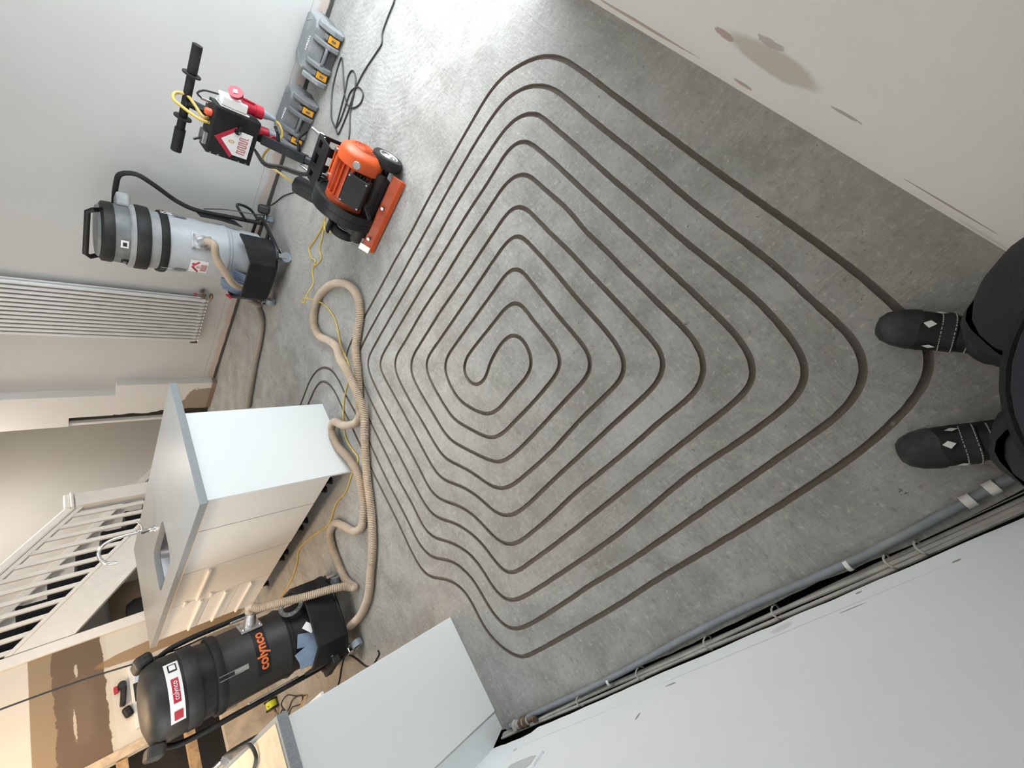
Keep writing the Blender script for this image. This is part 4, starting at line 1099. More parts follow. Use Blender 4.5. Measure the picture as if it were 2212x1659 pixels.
        obj('inlet_neck', C(p0, p0 + n_ * .075 + Vector((0, 0, -.02)), .034, .030, 24), 'cast_metal', fl_, smooth=True)
        for a_, b_ in ((-1, -1), (1, -1), (-1, 1), (1, 1)):
            q = mt @ Vector((a_ * .045, b_ * .048, .006)); obj('flange_bolt', C(q, q + n_ * .012, .008, seg=6), 'zinc', fl_)
        hp = [p0 + n_ * .06 + Vector((0, 0, -.015)), p0 + n_ * .11 + tng * -.02 + Vector((0, 0, -.05)), Vector((-.265, -.12, .52)), Vector((-.285, .0, .44)), Vector((-.275, .10, .365)), Vector((-.26, .14, .30)), Vector((-.25, .15, .20))]
        cp = resample(catmull(hp, .01), .0055)
        obj('short_hose', tube(nb(), cp, lambda i: .0275 if i % 2 else .0235, 14), 'hose_tan', v, smooth=True, angle=80)
        # heating-engineer sticker
        an = 2.99
        z_ = .60
        st_ = obj('sticker', cyl_decal(grid_quad(-.062, .062, -.058, .058, .0015), R, an, z_), 'label_white', br)
        roof = [(-.050, .002), (0, .042), (.050, .002)]
        obj('roof_mark', cyl_decal(tube(nb(), resample([Vector((x, y, .003)) for x, y in roof], .008), .007, 4), R, an, z_), 'logo_red', st_)
        obj('chimney_mark', cyl_decal(grid_quad(.020, .034, .024, .046, .004, 2), R, an, z_), 'logo_red', st_)
        cp = [Vector((x, y - .032, .003)) for x, y in coil_pts(.036, .018, 4)]
        obj('coil_mark', cyl_decal(tube(nb(), resample(cp, .006), .0018, 4), R, an, z_), 'logo_red', st_)
        obj('flame_mark', cyl_decal(tube(nb(), [Vector((0.009 * math.cos(a * .6), .002 + .010 * math.sin(a * .6), .003)) for a in range(11)], .0018, 4), R, an, z_), 'logo_red', st_)
        bm = nb(); bm.faces.new([bm.verts.new((-.06 + .12 * k, 0, 0)) for k in range(2)] + [bm.verts.new((0, .01, 0))]); bm.free()
        obj('red_tag', CB((-.27, .24, .37), (.006, .02, .05), (.6, .2, 0)), 'red_plastic', v)
    else:
        for s in (-1, 1):
            hp = [(.0, s * .272, .12), (-.005, s * .27, .40), (.0, s * .268, .70), (.02, s * .265, .90), (.06, s * .255, 1.00), (.13, s * .22, 1.06), (.20, s * .12, 1.075), (.215, 0, 1.075)]
            obj('push_handle', T(hp, 0.0165, 10, .03), 'black_rubber', v, smooth=True)
            obj('frame_bracket', CB((-.01, s * .252, .52), (.045, .012, .30)), 'zinc', v, bevel=0.003)
        obj('side_block', CB((-.16, .30, .20), (.22, .05, .05), (0, 0, .2)), 'black_plastic', v, bevel=0.006)
        ia = 4.02
        n_ = Vector((math.cos(ia), math.sin(ia), 0)); tng = Vector((-n_.y, n_.x, 0))
        mt = Matrix.Translation(n_ * (R + .006) + Vector((0, 0, .60))) @ Matrix((tng, Vector((0, 0, 1)), n_)).transposed().to_4x4()
        fl_ = obj('inlet_flange', box(nb(), (-.058, -.062, -.01), (.058, .062, .006), mt), 'cast_metal', v, bevel=0.004)
        p0 = n_ * R + Vector((0, 0, .60))
        obj('inlet_neck', C(p0, p0 + n_ * .085 + Vector((0, 0, -.01)), .036, .031, 24), 'cast_metal', fl_, smooth=True)
        for a_, b_ in ((-1, -1), (1, -1), (-1, 1), (1, 1)):
            q = mt @ Vector((a_ * .045, b_ * .048, .006)); obj('flange_bolt', C(q, q + n_ * .012, .008, seg=6), 'zinc', fl_)
        v['inlet'] = [p0.x + n_.x * .08, p0.y + n_.y * .08, p0.z - .01]
    return v
GV = make_vac('industrial_vacuum', 'grey industrial drum vacuum with black tray standing against the far wall', (3.515, 2.335, 0), 0.0, False)
BV = make_vac('industrial_vacuum', 'black industrial drum vacuum with orange lettering beside the peninsula panel', (0.69, 3.56, 0), 1.50, True)
# ------------------------------------------------------------------ floor channel cutting machine
mc = thing('floor_channel_cutter', 'orange and black floor channel cutting machine with tall handle', 'machine', (2.235, 1.035, 0), 0.0)
bm = prism(nb(), [(0.0, .012), (0.0, .030), (.038, .072), (.050, .072), (.050, .062), (.012, .012)], XZ, -.25, .25)
fb = obj('front_guard', bm, 'orange_dusty', mc, bevel=0.002)
obj('guard_end_plate', CB((.032, .245, .058), (.07, .045, .012), (0, -.80, 0)), 'zinc', fb, bevel=0.002)
obj('guard_lip', prism(nb(), [(-.004, .008), (-.001, .036), (.010, .036), (.010, .008)], XZ, -.25, .25), 'orange_paint', fb, bevel=0.001)
for y in (-.05, .17):
    obj('guard_bolt', C((.026, y, .055), (.014, y, .072), .010, seg=6), 'zinc', fb)
obj('chassis', B((.06, -.20, .055), (.50, .20, .105)), 'black_metal', mc, bevel=0.006)
obj('axle', C((.12, -.30, .082), (.12, .24, .082), .022, seg=16), 'black_metal', mc, smooth=True)
obj('chassis_tube', C((.085, -.22, .125), (.085, .24, .105), .034, seg=20), 'dusty_black', mc, smooth=True)
obj('brush_skirt', B((.02, -.21, .004), (.04, .21, .03)), 'black_rubber', mc)
def wheel(x, y, r, w, name='wheel'):
    wbm = nb()
    prof = [(r * .45, -w / 2), (r * .93, -w / 2), (r, -w / 2 + .008), (r, w / 2 - .008), (r * .93, w / 2), (r * .45, w / 2)]
    lathe(wbm, prof, 36)
    wo = obj(name, wbm, 'black_rubber', mc, smooth=True, loc=(x, y, r), rot=(math.pi / 2, 0, 0))
    obj('hub', lathe(nb(), [(0, w / 2 - .004), (r * .12, w / 2 - .004), (r * .2, w / 2 + .006), (r * .34, w / 2 - .006), (r * .62, w / 2 + .004), (r * .66, w / 2 - .004), (r * .6, -w / 2 + .01), (0, -w / 2 + .01)], 28), 'cast_metal', wo, smooth=True)
    return wo
wheel(.14, -.285, .088, .06)
wheel(.285, .300, .085, .055)
fd = prism(nb(), [(.285 + .108 * math.cos(math.radians(a)), .085 + .108 * math.sin(math.radians(a))) for a in range(96, -40, -12)] + [(.285 + .094 * math.cos(math.radians(a)), .085 + .094 * math.sin(math.radians(a))) for a in range(-36, 97, 12)], XZ, .262, .340)
obj('wheel_fender', fd, 'black_metal', mc)
# motor
MA = (.175, .212)
def mlathe(prof, name, m, par, y0=0.0, seg=40):
    b = lathe(nb(), prof, seg)
    return obj(name, b, m, par, smooth=True, loc=(MA[0], y0, MA[1]), rot=(math.pi / 2, 0, 0))
mo = mlathe([(0, -.02), (.098, -.02), (.100, .0), (.100, .19), (0, .19)], 'motor_body', 'orange_paint', mc, 0.0)
for k in range(22):
    a = 2 * math.pi * k / 22
    if -2.6 < math.atan2(math.sin(a), math.cos(a)) < -0.6:
        continue
    obj('cooling_fin', CB((.106 * math.cos(a), .106 * math.sin(a), .085), (.022, .004, .19), (0, 0, a)), 'orange_dusty', mo)
mlathe([(0, .185), (.118, .185), (.124, .19), (.124, .245), (.118, .262), (.088, .286), (.0, .288)], 'fan_cover', 'orange_paint', mc, 0.0)
gr = mlathe([(0, .2900), (.074, .2890), (.078, .2865), (0, .2865)], 'fan_grille', 'grille_dark', mc, 0.0)
for r_ in (.016, .032, .048, .064):
    obj('grille_ring', tube(nb(), [Vector((r_ * math.cos(2 * math.pi * k / 28), r_ * math.sin(2 * math.pi * k / 28), .2912)) for k in range(28)], .0030, 5, closed=True), 'orange_paint', gr)
for k in range(10):
    a = 2 * math.pi * k / 10
    obj('grille_bar', tube(nb(), [(.008 * math.cos(a), .008 * math.sin(a), .2908), (.072 * math.cos(a), .072 * math.sin(a), .2905)], .0022, 5), 'orange_paint', gr)
obj('fan_sticker', CB((-.055, -.060, .272), (.035, .032, .002), (.35, -.35, .7)), 'label_white', gr)
obj('oval_badge', lathe(nb(), [(0, .003), (.020, .003), (.022, 0)], 20), 'zinc', mc, loc=(.073, -.218, .280), rot=(0, -.95, 0))
obj('mount_foot', B((.235, -.205, .285), (.315, -.005, .30)), 'orange_paint', mc, bevel=0.003)
obj('mount_foot', B((.285, -.205, .10), (.30, -.005, .30)), 'orange_paint', mc, bevel=0.003)
for y in (-.185, -.03):
    b_ = obj('foot_bolt', C((.29, y, .298), (.29, y, .312), .013, seg=6), 'zinc', mc)
# terminal box
jb = obj('terminal_box', CB((.055, -.085, .235), (.115, .165, .075), (0, -.85, 0)), 'black_plastic', mc, bevel=0.010, bseg=3)
obj('terminal_lid', CB((.030, -.085, .2635), (.120, .172, .012), (0, -.85, 0)), 'black_plastic', jb, bevel=0.005)
for k in range(5):
    obj('terminal_rib', CB((.085 - .012 * k, -.176, .262 - .013 * k), (.004, .012, .05), (0, -.85, 0)), 'black_plastic', jb)
for sx_, sy_ in ((-1, -1), (-1, 1), (1, -1), (1, 1)):
    m_ = Matrix.Translation((.030, -.085, .2635)) @ Matrix.Rotation(-.85, 4, 'Y')
    p = m_ @ Vector((sx_ * .050, sy_ * .076, .006)); q = m_ @ Vector((sx_ * .050, sy_ * .076, .010))
    obj('lid_screw', C(p, q, .005, seg=10), 'zinc', jb)
obj('cable_gland', C((.03, -.02, .16), (-.01, .03, .13), .014, .011, 12), 'black_plastic', jb, smooth=True)
# blade guard drum
def disc(r, x, z, y0, y1, a0, a1, rin=0.0):
    n = 34
    pts = [(x + r * math.cos(math.radians(a0 + (a1 - a0) * k / n)), z + r * math.sin(math.radians(a0 + (a1 - a0) * k / n))) for k in range(n + 1)]
    if rin:
        pts += [(x + rin * math.cos(math.radians(a1 - (a1 - a0) * k / n)), z + rin * math.sin(math.radians(a1 - (a1 - a0) * k / n))) for k in range(n + 1)]
    return prism(nb(), pts, XZ, y0, y1)
gd = obj('blade_guard', disc(.205, .225, .155, .055, .145, -12, 208), 'black_metal', mc, bevel=0.004)
obj('guard_rim', disc(.209, .225, .155, .050, .060, -8, 200, .185), 'dusty_black', gd)
obj('guard_seam', disc(.2075, .225, .155, .098, .104, -8, 200, .19), 'dusty_black', gd)
obj('warning_sticker', CB((.385, .10, .285), (.002, .03, .03), (0, -.86, 0)), 'label_white', gd)
obj('side_flange', disc(.12, .19, .20, .022, .056, 0, 359), 'orange_dusty', gd)
obj('drum_roller', C((.19, .15, .075), (.19, .235, .075), .070, seg=28), 'dusty_black', mc, smooth=True)
# rear bracket plate with slots
rp = nb()
prism(rp, [(-.165, .10), (.105, .10), (.105, .13), (-.165, .13)], YZ, .495, .505)
for a, b in ((-.165, -.145), (-.105, -.050), (.005, .055), (.085, .105)):
    prism(rp, [(a, .13), (b, .13), (b, .255), (a, .255)], YZ, .495, .505)
prism(rp, [(-.165, .255), (.105, .255), (.105, .325), (-.165, .325)], YZ, .495, .505)
for x0_, x1_ in ((.335, .425), (.47, .495)):
    prism(rp, [(-.165, .315), (.105, .315), (.105, .325), (-.165, .325)], YZ, x0_, x1_)
for a, b in ((-.165, -.145), (-.10, -.065), (.0, .045), (.085, .105)):
    prism(rp, [(a, .315), (b, .315), (b, .325), (a, .325)], YZ, .425, .47)
obj('rear_bracket', rp, 'black_metal', mc)
for y in (-.15, .09):
    bm = nb(); cyl(bm, (.49, y, .29), (.58, y, .34), .009, seg=10); cyl(bm, (.50, y, .295), (.525, y, .309), .018, seg=8)
    obj('adjuster_bolt', bm, 'zinc', mc, smooth=True)
# dust port
dp = obj('dust_port', C((.42, .20, .165), (.615, .235, .305), .062, seg=8), 'black_plastic', mc, bevel=0.004)
ax_ = (Vector((.615, .235, .305)) - Vector((.42, .20, .165))).normalized()
a_, b_ = frame_of(ax_)
for s in (-.024, .024):
    c_ = Vector((.615, .235, .305)) + ax_ * .001 + b_ * s
    obj('port_ring', tube(nb(), [c_ + (a_ * math.cos(2 * math.pi * k / 18) + b_ * math.sin(2 * math.pi * k / 18)) * (.020 - .008 * k / 18) for k in range(18)], .0022, 5), 'dusty_black', dp)
# handle pole
P0 = Vector((.505, .03, .235)); P1 = Vector((.825, .105, .575))
pd = (P1 - P0)
obj('pole_lower', C(P0, P0 + pd * .30, .026, seg=16), 'black_metal', mc, smooth=True)
def boxbar(p, q, w, h, name, m, par, bev=0.004):
    d = (q - p); L = d.length; a, b = frame_of(d)
    mt = Matrix.Translation(p) @ Matrix((a, b, d.normalized())).transposed().to_4x4()
    return obj(name, box(nb(), (-w / 2, -h / 2, 0), (w / 2, h / 2, L), mt), m, par, bevel=bev)
boxbar(P0 + pd * .24, P0 + pd * .80, .058, .058, 'pole_sleeve', 'black_metal', mc)
boxbar(P0 + pd * .74, P0 + pd * 1.0, .045, .045, 'pole_upper', 'black_metal', mc)
boxbar(P1 - pd * .06, Vector((.872, .085, .862)), .040, .040, 'pole_top', 'black_metal', mc)
for k, s in enumerate((.35, .62)):
    c_ = P0 + pd * s
    lv = obj('clamp_lever', C(c_ + Vector((0, -.03, .0)), c_ + Vector((.0, -.075, .015)), .010, seg=10), 'black_plastic', mc, smooth=True)
    obj('lever_arm', T([c_ + Vector((0, -.07, .015)), c_ + Vector((.02, -.085, .02)), c_ + Vector((.03, -.10 - .06 * (1 - k), -.02 + .05 * k))], .009, 8), 'black_plastic', lv, smooth=True)
for dy in (.035, .05):
    obj('motor_cable', T([(.70, .13 + dy * .3, .56), (.66, .15 + dy, .50), (.62, .12 + dy, .42), (.55, .09 + dy, .34), (.42, .04, .27), (.25, .0, .26)], .008, 8), 'black_cable', mc, smooth=True)
# control box
cb = thing('x', 'x', 'x'); col.objects.unlink(cb); bpy.data.objects.remove(cb)
cbm = Matrix.Translation((.772, .128, .672)) @ Matrix.Rotation(.05, 4, 'X') @ Matrix.Rotation(-.10, 4, 'Y') @ Matrix.Rotation(.05, 4, 'Z')
def CBX(name, lo, hi, m, par=None, bev=0.002):
    return obj(name, box(nb(), lo, hi, cbm), m, par or mc, bevel=bev)
bx = CBX('control_box', (-.055, -.135, -.118), (.055, .135, .118), 'black_metal', None, .003)
CBX('box_door', (-.062, -.132, -.115), (-.055, .132, .115), 'black_metal', bx, .002)
obj('door_latch', C(cbm @ Vector((-.062, -.045, -.005)), cbm @ Vector((-.076, -.045, -.005)), .017, seg=16), 'black_plastic', bx, smooth=True)
obj('latch_grip', box(nb(), (-.079, -.080, -.020), (-.068, -.040, -.004), cbm), 'black_plastic', bx, bevel=.004)
obj('latch_core', C(cbm @ Vector((-.075, -.045, -.012)), cbm @ Vector((-.081, -.045, -.012)), .007, seg=10), 'zinc', bx)
for y, z in ((.125, .06), (.125, .10), (.128, -.05), (.128, -.09)):
    obj('hinge_screw', C(cbm @ Vector((-.062, y, z)), cbm @ Vector((-.066, y, z)), .006, seg=8), 'zinc', bx)
# house sticker on the box door: x' along -y (picture right), y' up
def on_door(bm, off=0.0):
    return xform(bm, lambda c: cbm @ Vector((-.0635 - c.z - off, -c.x * 1.2 + .024, c.y * 1.2 - .014)))
def flat(pts, z=0.0):
    bm = nb(); bm.faces.new([bm.verts.new((x, y, z)) for x, y in pts]); return bm
stk = obj('sticker', on_door(flat([(-.062, -.062), (.062, -.062), (.062, .022), (0, .085), (-.062, .022)], .0005)), 'label_white', bx)
obj('roof_mark', on_door(flat([(-.078, .012), (-.062, .022 - .018), (0, .066), (.062, .004), (.078, .012), (0, .095)], .0012)), 'logo_red', stk)
cp = [Vector((x, y - .028, .0015)) for x, y in coil_pts(.044, .018, 4)]
obj('coil_mark', on_door(tube(nb(), resample(cp, .004), .0016, 4)), 'logo_red', stk)
obj('flame_mark', on_door(tube(nb(), [Vector((.010 * math.sin(a) * (1 - a / 9), .022 + .012 * math.cos(a) + .0, .0015)) for a in [k * .5 for k in range(13)]], .0018, 4)), 'logo_gold', stk)
tx = text_mesh('FLOOR HEATING', .011)
obj('sticker_lettering', on_door(xform(tx, lambda c: Vector((c.x, c.y - .056, .0012)))), 'logo_red', stk) if False else [tx.free()]
# sockets on the right side of the box
def onb(v):
    return cbm @ Vector(v)
ws = nb()
prism(ws, [(-.045, -.075), (.045, -.075), (.045, .075), (-.045, .075)], lambda u, w, d: tuple(onb((u, d, w + .02))), -.135, -.145)
prism(ws, [(-.045, .075), (-.045, -.055), (.03, -.055), (.045, .03), (.03, .075)], lambda u, w, d: tuple(onb((u, d, w + .02))), -.145, -.195)
sk_ = obj('socket_housing', ws, 'white_plastic', bx, bevel=.008)
obj('socket_neck', C(onb((0, -.178, -.01)), onb((.0, -.178, -.085)), .034, .031, 24), 'red_plastic', sk_, smooth=True)
obj('plug_collar', C(onb((0, -.178, -.085)), onb((.0, -.178, -.125)), .036, seg=24), 'red_plastic', sk_, smooth=True)
pg = obj('plug_body', C(onb((0, -.178, -.125)), onb((.004, -.176, -.165)), .027, .021, 20), 'grey_plastic', sk_, smooth=True)
obj('plug_gland', C(onb((.004, -.176, -.165)), onb((.008, -.172, -.205)), .018, .013, 12), 'grey_plastic', sk_, smooth=True)
obj('socket_lid', C(onb((-.02, -.225, .030)), onb((-.028, -.237, .038)), .036, seg=26), 'red_plastic', sk_, smooth=True)
obj('lid_mark', CB(onb((-.030, -.239, .040)), (.006, .02, .02), (0, .3, .8)), 'label_white', sk_)
boxbar(onb((-.01, -.215, .0)), onb((-.01, -.212, -.075)), .014, .012, 'lid_hinge', 'red_plastic', sk_)
sk2 = obj('lower_socket', C(onb((.0, -.075, -.118)), onb((-.01, -.085, -.185)), .032, .028, 22), 'red_plastic', bx, smooth=True)
obj('lower_socket_lid', C(onb((-.045, -.06, -.205)), onb((-.056, -.062, -.209)), .033, seg=24), 'red_plastic', sk2, smooth=True)
obj('lower_lid_mark', CB(onb((-.058, -.062, -.210)), (.004, .022, .02), (0, .1, 0)), 'label_white', sk2)
boxbar(onb((-.02, -.08, -.15)), onb((-.045, -.065, -.20)), .012, .012, 'lower_lid_hinge', 'red_plastic', sk2)
obj('lower_plug', C(onb((-.01, -.085, -.185)), onb((-.015, -.09, -.25)), .026, .018, 18), 'grey_plastic', sk2, smooth=True)
# top of box
obj('beacon', lathe(nb(), [(0, 0), (.019, 0), (.020, .022), (.014, .032), (0, .034)], 16), 'amber', bx, smooth=True, loc=tuple(onb((-.015, -.075, .118))))
obj('switch_guard', box(nb(), (-.045, .03, .118), (.02, .10, .142), cbm), 'zinc', bx, bevel=.004)
obj('toggle', C(onb((-.02, .075, .14)), onb((-.03, .095, .175)), .006, seg=8), 'black_plastic', bx, smooth=True)
obj('gland_spring', C(onb((.02, -.118, .118)), onb((.02, -.118, .165)), .008, seg=10), 'zinc', bx, smooth=True)
obj('box_lead', T([onb((.02, -.118, .16)), onb((.01, -.135, .19)), onb((0, -.165, .17)), onb((0, -.18, .10))], .005, 6), 'black_cable', bx, smooth=True)
# handle bar
HB0 = Vector((.868, -.215, .865)); HB1 = Vector((.868, .372, .885))
hd_ = HB1 - HB0
hb = obj('handle_bar', C(HB0, HB1, .0205, seg=16), 'black_rubber', mc, smooth=True)
obj('grip', C(HB0 - hd_ * .005, HB0 + hd_ * .24, .0235, seg=16), 'black_rubber', hb, smooth=True)
obj('grip', C(HB0 + hd_ * .78, HB1 + hd_ * .01, .0265, seg=16), 'black_rubber', hb, smooth=True)
for s in (.255, .665):
    c_ = HB0 + hd_ * s
    obj('grip_flange', C(c_ - hd_.normalized() * .004, c_ + hd_.normalized() * .004, .042, seg=24), 'black_rubber', hb, smooth=True)
bm = nb()
prism(bm, [(.80, .03), (.88, .05), (.90, .11), (.80, .14)], XY, .775, .785)
box(bm, (.80, .07, .78), (.875, .085, .885))
obj('handle_bracket', bm, 'black_metal', mc)
obj('control_lead', T([onb((-.02, -.02, .118)), onb((-.03, -.02, .16)), (.80, .09, .91), (.84, .085, .935), (.87, .06, .925), (.86, .045, .88), onb((.0, -.03, .14)), onb((.0, -.04, .12))], .0085, 8), 'yellow_cable', mc, smooth=True)
# yellow lead from the plug round the pole and down to the floor
lead = [onb((.008, -.172, -.20)), onb((.0, -.16, -.235)), onb((-.02, -.11, -.26)), onb((-.02, -.04, -.235)), onb((.0, .03, -.21)), onb((-.01, .08, -.20)), (.66, .22, .40), (.62, .24, .30), (.60, .25, .12), (.55, .27, .012), (.45, .30, .008)]
obj('mains_lead', T(lead, .0065, 8), 'yellow_cable', mc, smooth=True)
# ------------------------------------------------------------------ tool cases
def make_case(label, loc, rotz, W, D, H, m, m2, lid_text):
    c = thing('tool_case', label, 'tool case', loc, rotz, 'grey tool cases against the far wall')
    hw = W / 2
    def shell(z0, z1, top):
        s0, s1 = (0.0, 0.022) if top else (0.018, 0.0)
        b = nb()
        def rg(x0, x1, w, ch, z):
            return [b.verts.new(q) for q in ((x0 + ch, -w, z), (x1 - ch, -w, z), (x1, -w + ch, z), (x1, w - ch, z), (x1 - ch, w, z), (x0 + ch, w, z), (x0, w - ch, z), (x0, -w + ch, z))]
        A = rg(.045 + s0, D - s0, hw - s0, .03, z0); Bq = rg(.045 + s1 * 1.6, D - s1, hw - s1, .035, z1)
        for i in range(8):
            j = (i + 1) % 8
            b.faces.new((A[i], A[j], Bq[j], Bq[i]))
        b.faces.new(A[::-1]); b.faces.new(Bq)
        return b
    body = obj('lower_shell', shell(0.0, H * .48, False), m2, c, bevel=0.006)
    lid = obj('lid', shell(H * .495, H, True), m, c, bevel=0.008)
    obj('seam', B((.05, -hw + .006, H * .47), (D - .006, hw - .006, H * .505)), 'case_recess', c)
    # four chamfered fins on the handle side
    for y0, y1 in ((-hw, -hw + .035), (-.090, -.058), (.058, .090), (hw - .035, hw)):
        b = prism(nb(), [(.06, .006), (.012, .006), (.0, .022), (.0, H * .44), (.010, H * .52), (.048, H * .90), (.075, H * .985), (.09, H * .93), (.09, .006)], XZ, y0, y1)
        obj('side_fin', b, m, c, bevel=0.006)
    obj('recess_floor', B((.035, -hw + .02, .004), (.06, hw - .02, H * .30)), 'case_recess', c, bevel=0.004)
    hd = obj('carry_handle', T([(.040, -.060, H * .50), (.018, -.055, H * .50), (.012, -.03, H * .50), (.012, .03, H * .50), (.018, .055, H * .50), (.040, .060, H * .50)], .0105, 8), m, c, smooth=True)
    for s in (-1, 1):
        yc = s * (.090 + hw - .035) / 2
        l = obj('latch', CB((.022, yc, H * .34), (.018, .046, H * .42), (0, .18, 0)), 'orange_plastic', c, bevel=0.004)
        obj('latch_slot', CB((.0115, yc, H * .36), (.003, .012, H * .16), (0, .18, 0)), 'case_recess', l)
        obj('latch_hook', CB((.038, yc, H * .62), (.022, .032, H * .16), (0, .5, 0)), m2, c, bevel=0.003)
    tx = text_mesh('TITAN', .034, .0008)
    if lid_text:
        tx = xform(tx, lambda q: Vector((D * .42 - q.y * 1.0, q.x * 1.0 - .005, H + .001 + q.z)))
        obj('lid_lettering', tx, 'label_white', lid)
    for s in (-1, 1):
        obj('lid_rib', CB((D * .70, s * hw * .62, H - .001), (.09, .008, .008), (0, 0, -s * .5)), m, lid, bevel=0.003)
    return c
make_case('light grey tool case with orange latches at the right end by the far wall', (3.570, .655, 0), -.09, .375, .30, .165, 'case_grey', 'case_grey_dark', True)
make_case('darker grey tool case partly hidden behind the machine handle', (3.630, 1.175, 0), -.16, .40, .245, .175, 'case_grey_dark', 'case_recess', True)

# ------------------------------------------------------------------ hoses
def corr(pts, r0, r1, pitch, seg=14):
    cp = resample(catmull(pts, .01), pitch / 2)
    return tube(nb(), cp, lambda i: r1 if i % 2 else r0, seg)
hp = [Vector(p) for p in HOSE]
for i in range(len(hp)):
    if 8 <= i <= 12:
        hp[i].z = (.045, .075, .090, .075, .045)[i - 8]
    if 30 <= i <= 33:
        hp[i].z = .05
iv = Vector(BV['inlet']); del BV['inlet']
ca, sa = math.cos(1.50), math.sin(1.50)
I = Vector((.69 + iv.x * ca - iv.y * sa, 3.56 + iv.x * sa + iv.y * ca, iv.z))
nd = Vector((math.cos(4.02 + 1.5), math.sin(4.02 + 1.5), 0))
hp += [Vector((.76, 3.10, .075)), Vector((.785, 3.115, .15)), Vector((.82, 3.17, .30)), Vector((.865, 3.235, .44)), Vector((.905, 3.30, .55)), I + nd * .045 + Vector((0, 0, .005)), I - nd * .01]
o = obj('vacuum_hose', corr(hp, .0228, .0290, .0115), 'hose_tan', smooth=True, angle=80)
tag(o, 'long tan corrugated vacuum hose looped across the floor to the black vacuum', 'hose')
h2 = [Vector((3.28, 2.62, .20)), Vector((3.33, 2.70, .10))] + [Vector(p) for p in HOSE2[1:]]
o = obj('vacuum_hose', corr(h2, .0225, .026, .0105), 'hose_dull', smooth=True, angle=80)
tag(o, 'short brownish hose on the floor from the grey vacuum towards the island', 'hose')

# ------------------------------------------------------------------ loose cables
def cable(name, pts, r, m, label, seg=6):
    return tag(obj(name, tube(nb(), catmull([Vector(p) for p in pts], .015), r, seg), m, smooth=True), label, 'cable')
yl = [Vector(p) for p in YEL]
for i, p in enumerate(yl):
    if 8 <= i <= 12:
        p.z = .062
    if 17 <= i <= 18:
        p.z = .010
cable('extension_cable', yl, .0055, 'yellow_cable', 'long yellow extension cable trailing under the hose past the island')
cable('extension_cable', YEL2, .0055, 'yellow_cable', 'loose yellow cable coil on the floor behind the orange cutting machine')
cable('power_cable', CABLE_FLOOR, .0048, 'black_cable', 'thin black power cable in loose loops on the pale floor near the tool cases')
gv = [(3.62, 2.04, .56), (3.66, 2.02, .40), (3.66, 1.99, .15)] + [tuple(p) for p in CABLE_VAC]
cable('power_cable', gv, .0045, 'black_cable', 'thin black cable from the grey vacuum to the cutting machine')
cable('power_cable', LCAB_A, .0055, 'black_cable', 'black cable curling on the floor in front of the peninsula panel')
cable('power_cable', [(.276, 4.11, .006), (.26, 3.9, .05), (.245, 3.6, .45), (.24, 3.3, .80), (.215, 3.02, .935), (.185, 2.75, .935), (.165, 2.58, .93), (.12, 2.56, .925), (.06, 2.72, .922), (-.02, 2.95, .922), (-.10, 3.3, .922)], .0075, 'black_cable', 'thick black cable draped over the front edge of the peninsula worktop')
cable('power_cable', [(.93, 3.56, .80), (.935, 3.60, .92), (.955, 3.62, 1.10), (.985, 3.62, 1.35), (1.00, 3.61, 1.65), (1.01, 3.60, 2.39)], .0048, 'black_cable', 'thin black cable hanging from the ceiling down to the black vacuum')
cable('power_cable', [(.40, 4.62, .006), (.46, 4.85, .006), (.53, 5.10, .006), (.50, 5.30, .006), (.42, 5.20, .006), (.46, 4.95, .008), (.42, 4.70, .01), (.38, 4.78, .006), (.41, 5.05, .01), (.37, 5.22, .006)], .0050, 'black_cable', 'tangle of thin black cable on the warm-lit floor behind the black vacuum')
cable('power_cable', [(.66, 5.50, .02), (.58, 5.52, .006), (.49, 5.50, .006), (.44, 5.42, .006), (.46, 5.30, .006), (.40, 5.24, .006), (.35, 5.20, .006)], .0055, 'black_cable', 'black cable zigzagging on the floor below the stripped kitchen wall')
cable('extension_cable', [(.40, 4.60, .006), (.38, 4.66, .03), (.35, 4.72, .035), (.32, 4.70, .006), (.28, 4.60, .006)], .0045, 'yellow_cable', 'short yellow cable arch beside the peninsula front edge')
cable('extension_cable', [(.56, 5.36, .10), (.50, 5.40, .05), (.46, 5.46, .006), (.41, 5.42, .006), (.40, 5.34, .006), (.44, 5.30, .006)], .0045, 'yellow_cable', 'thin yellow cable looping from the yellow and black reel')
rl = thing('cable_reel', 'small yellow and black reel on the floor behind the black vacuum', 'reel', (.56, 5.40, 0))
obj('reel_drum', C((-.03, 0, .055), (.03, 0, .055), .045, seg=24), 'hi_vis', rl, smooth=True)
for s in (-1, 1):
    obj('reel_cheek', C((s * .03, 0, .055), (s * .045, 0, .055), .055, seg=24), 'black_plastic', rl, smooth=True)

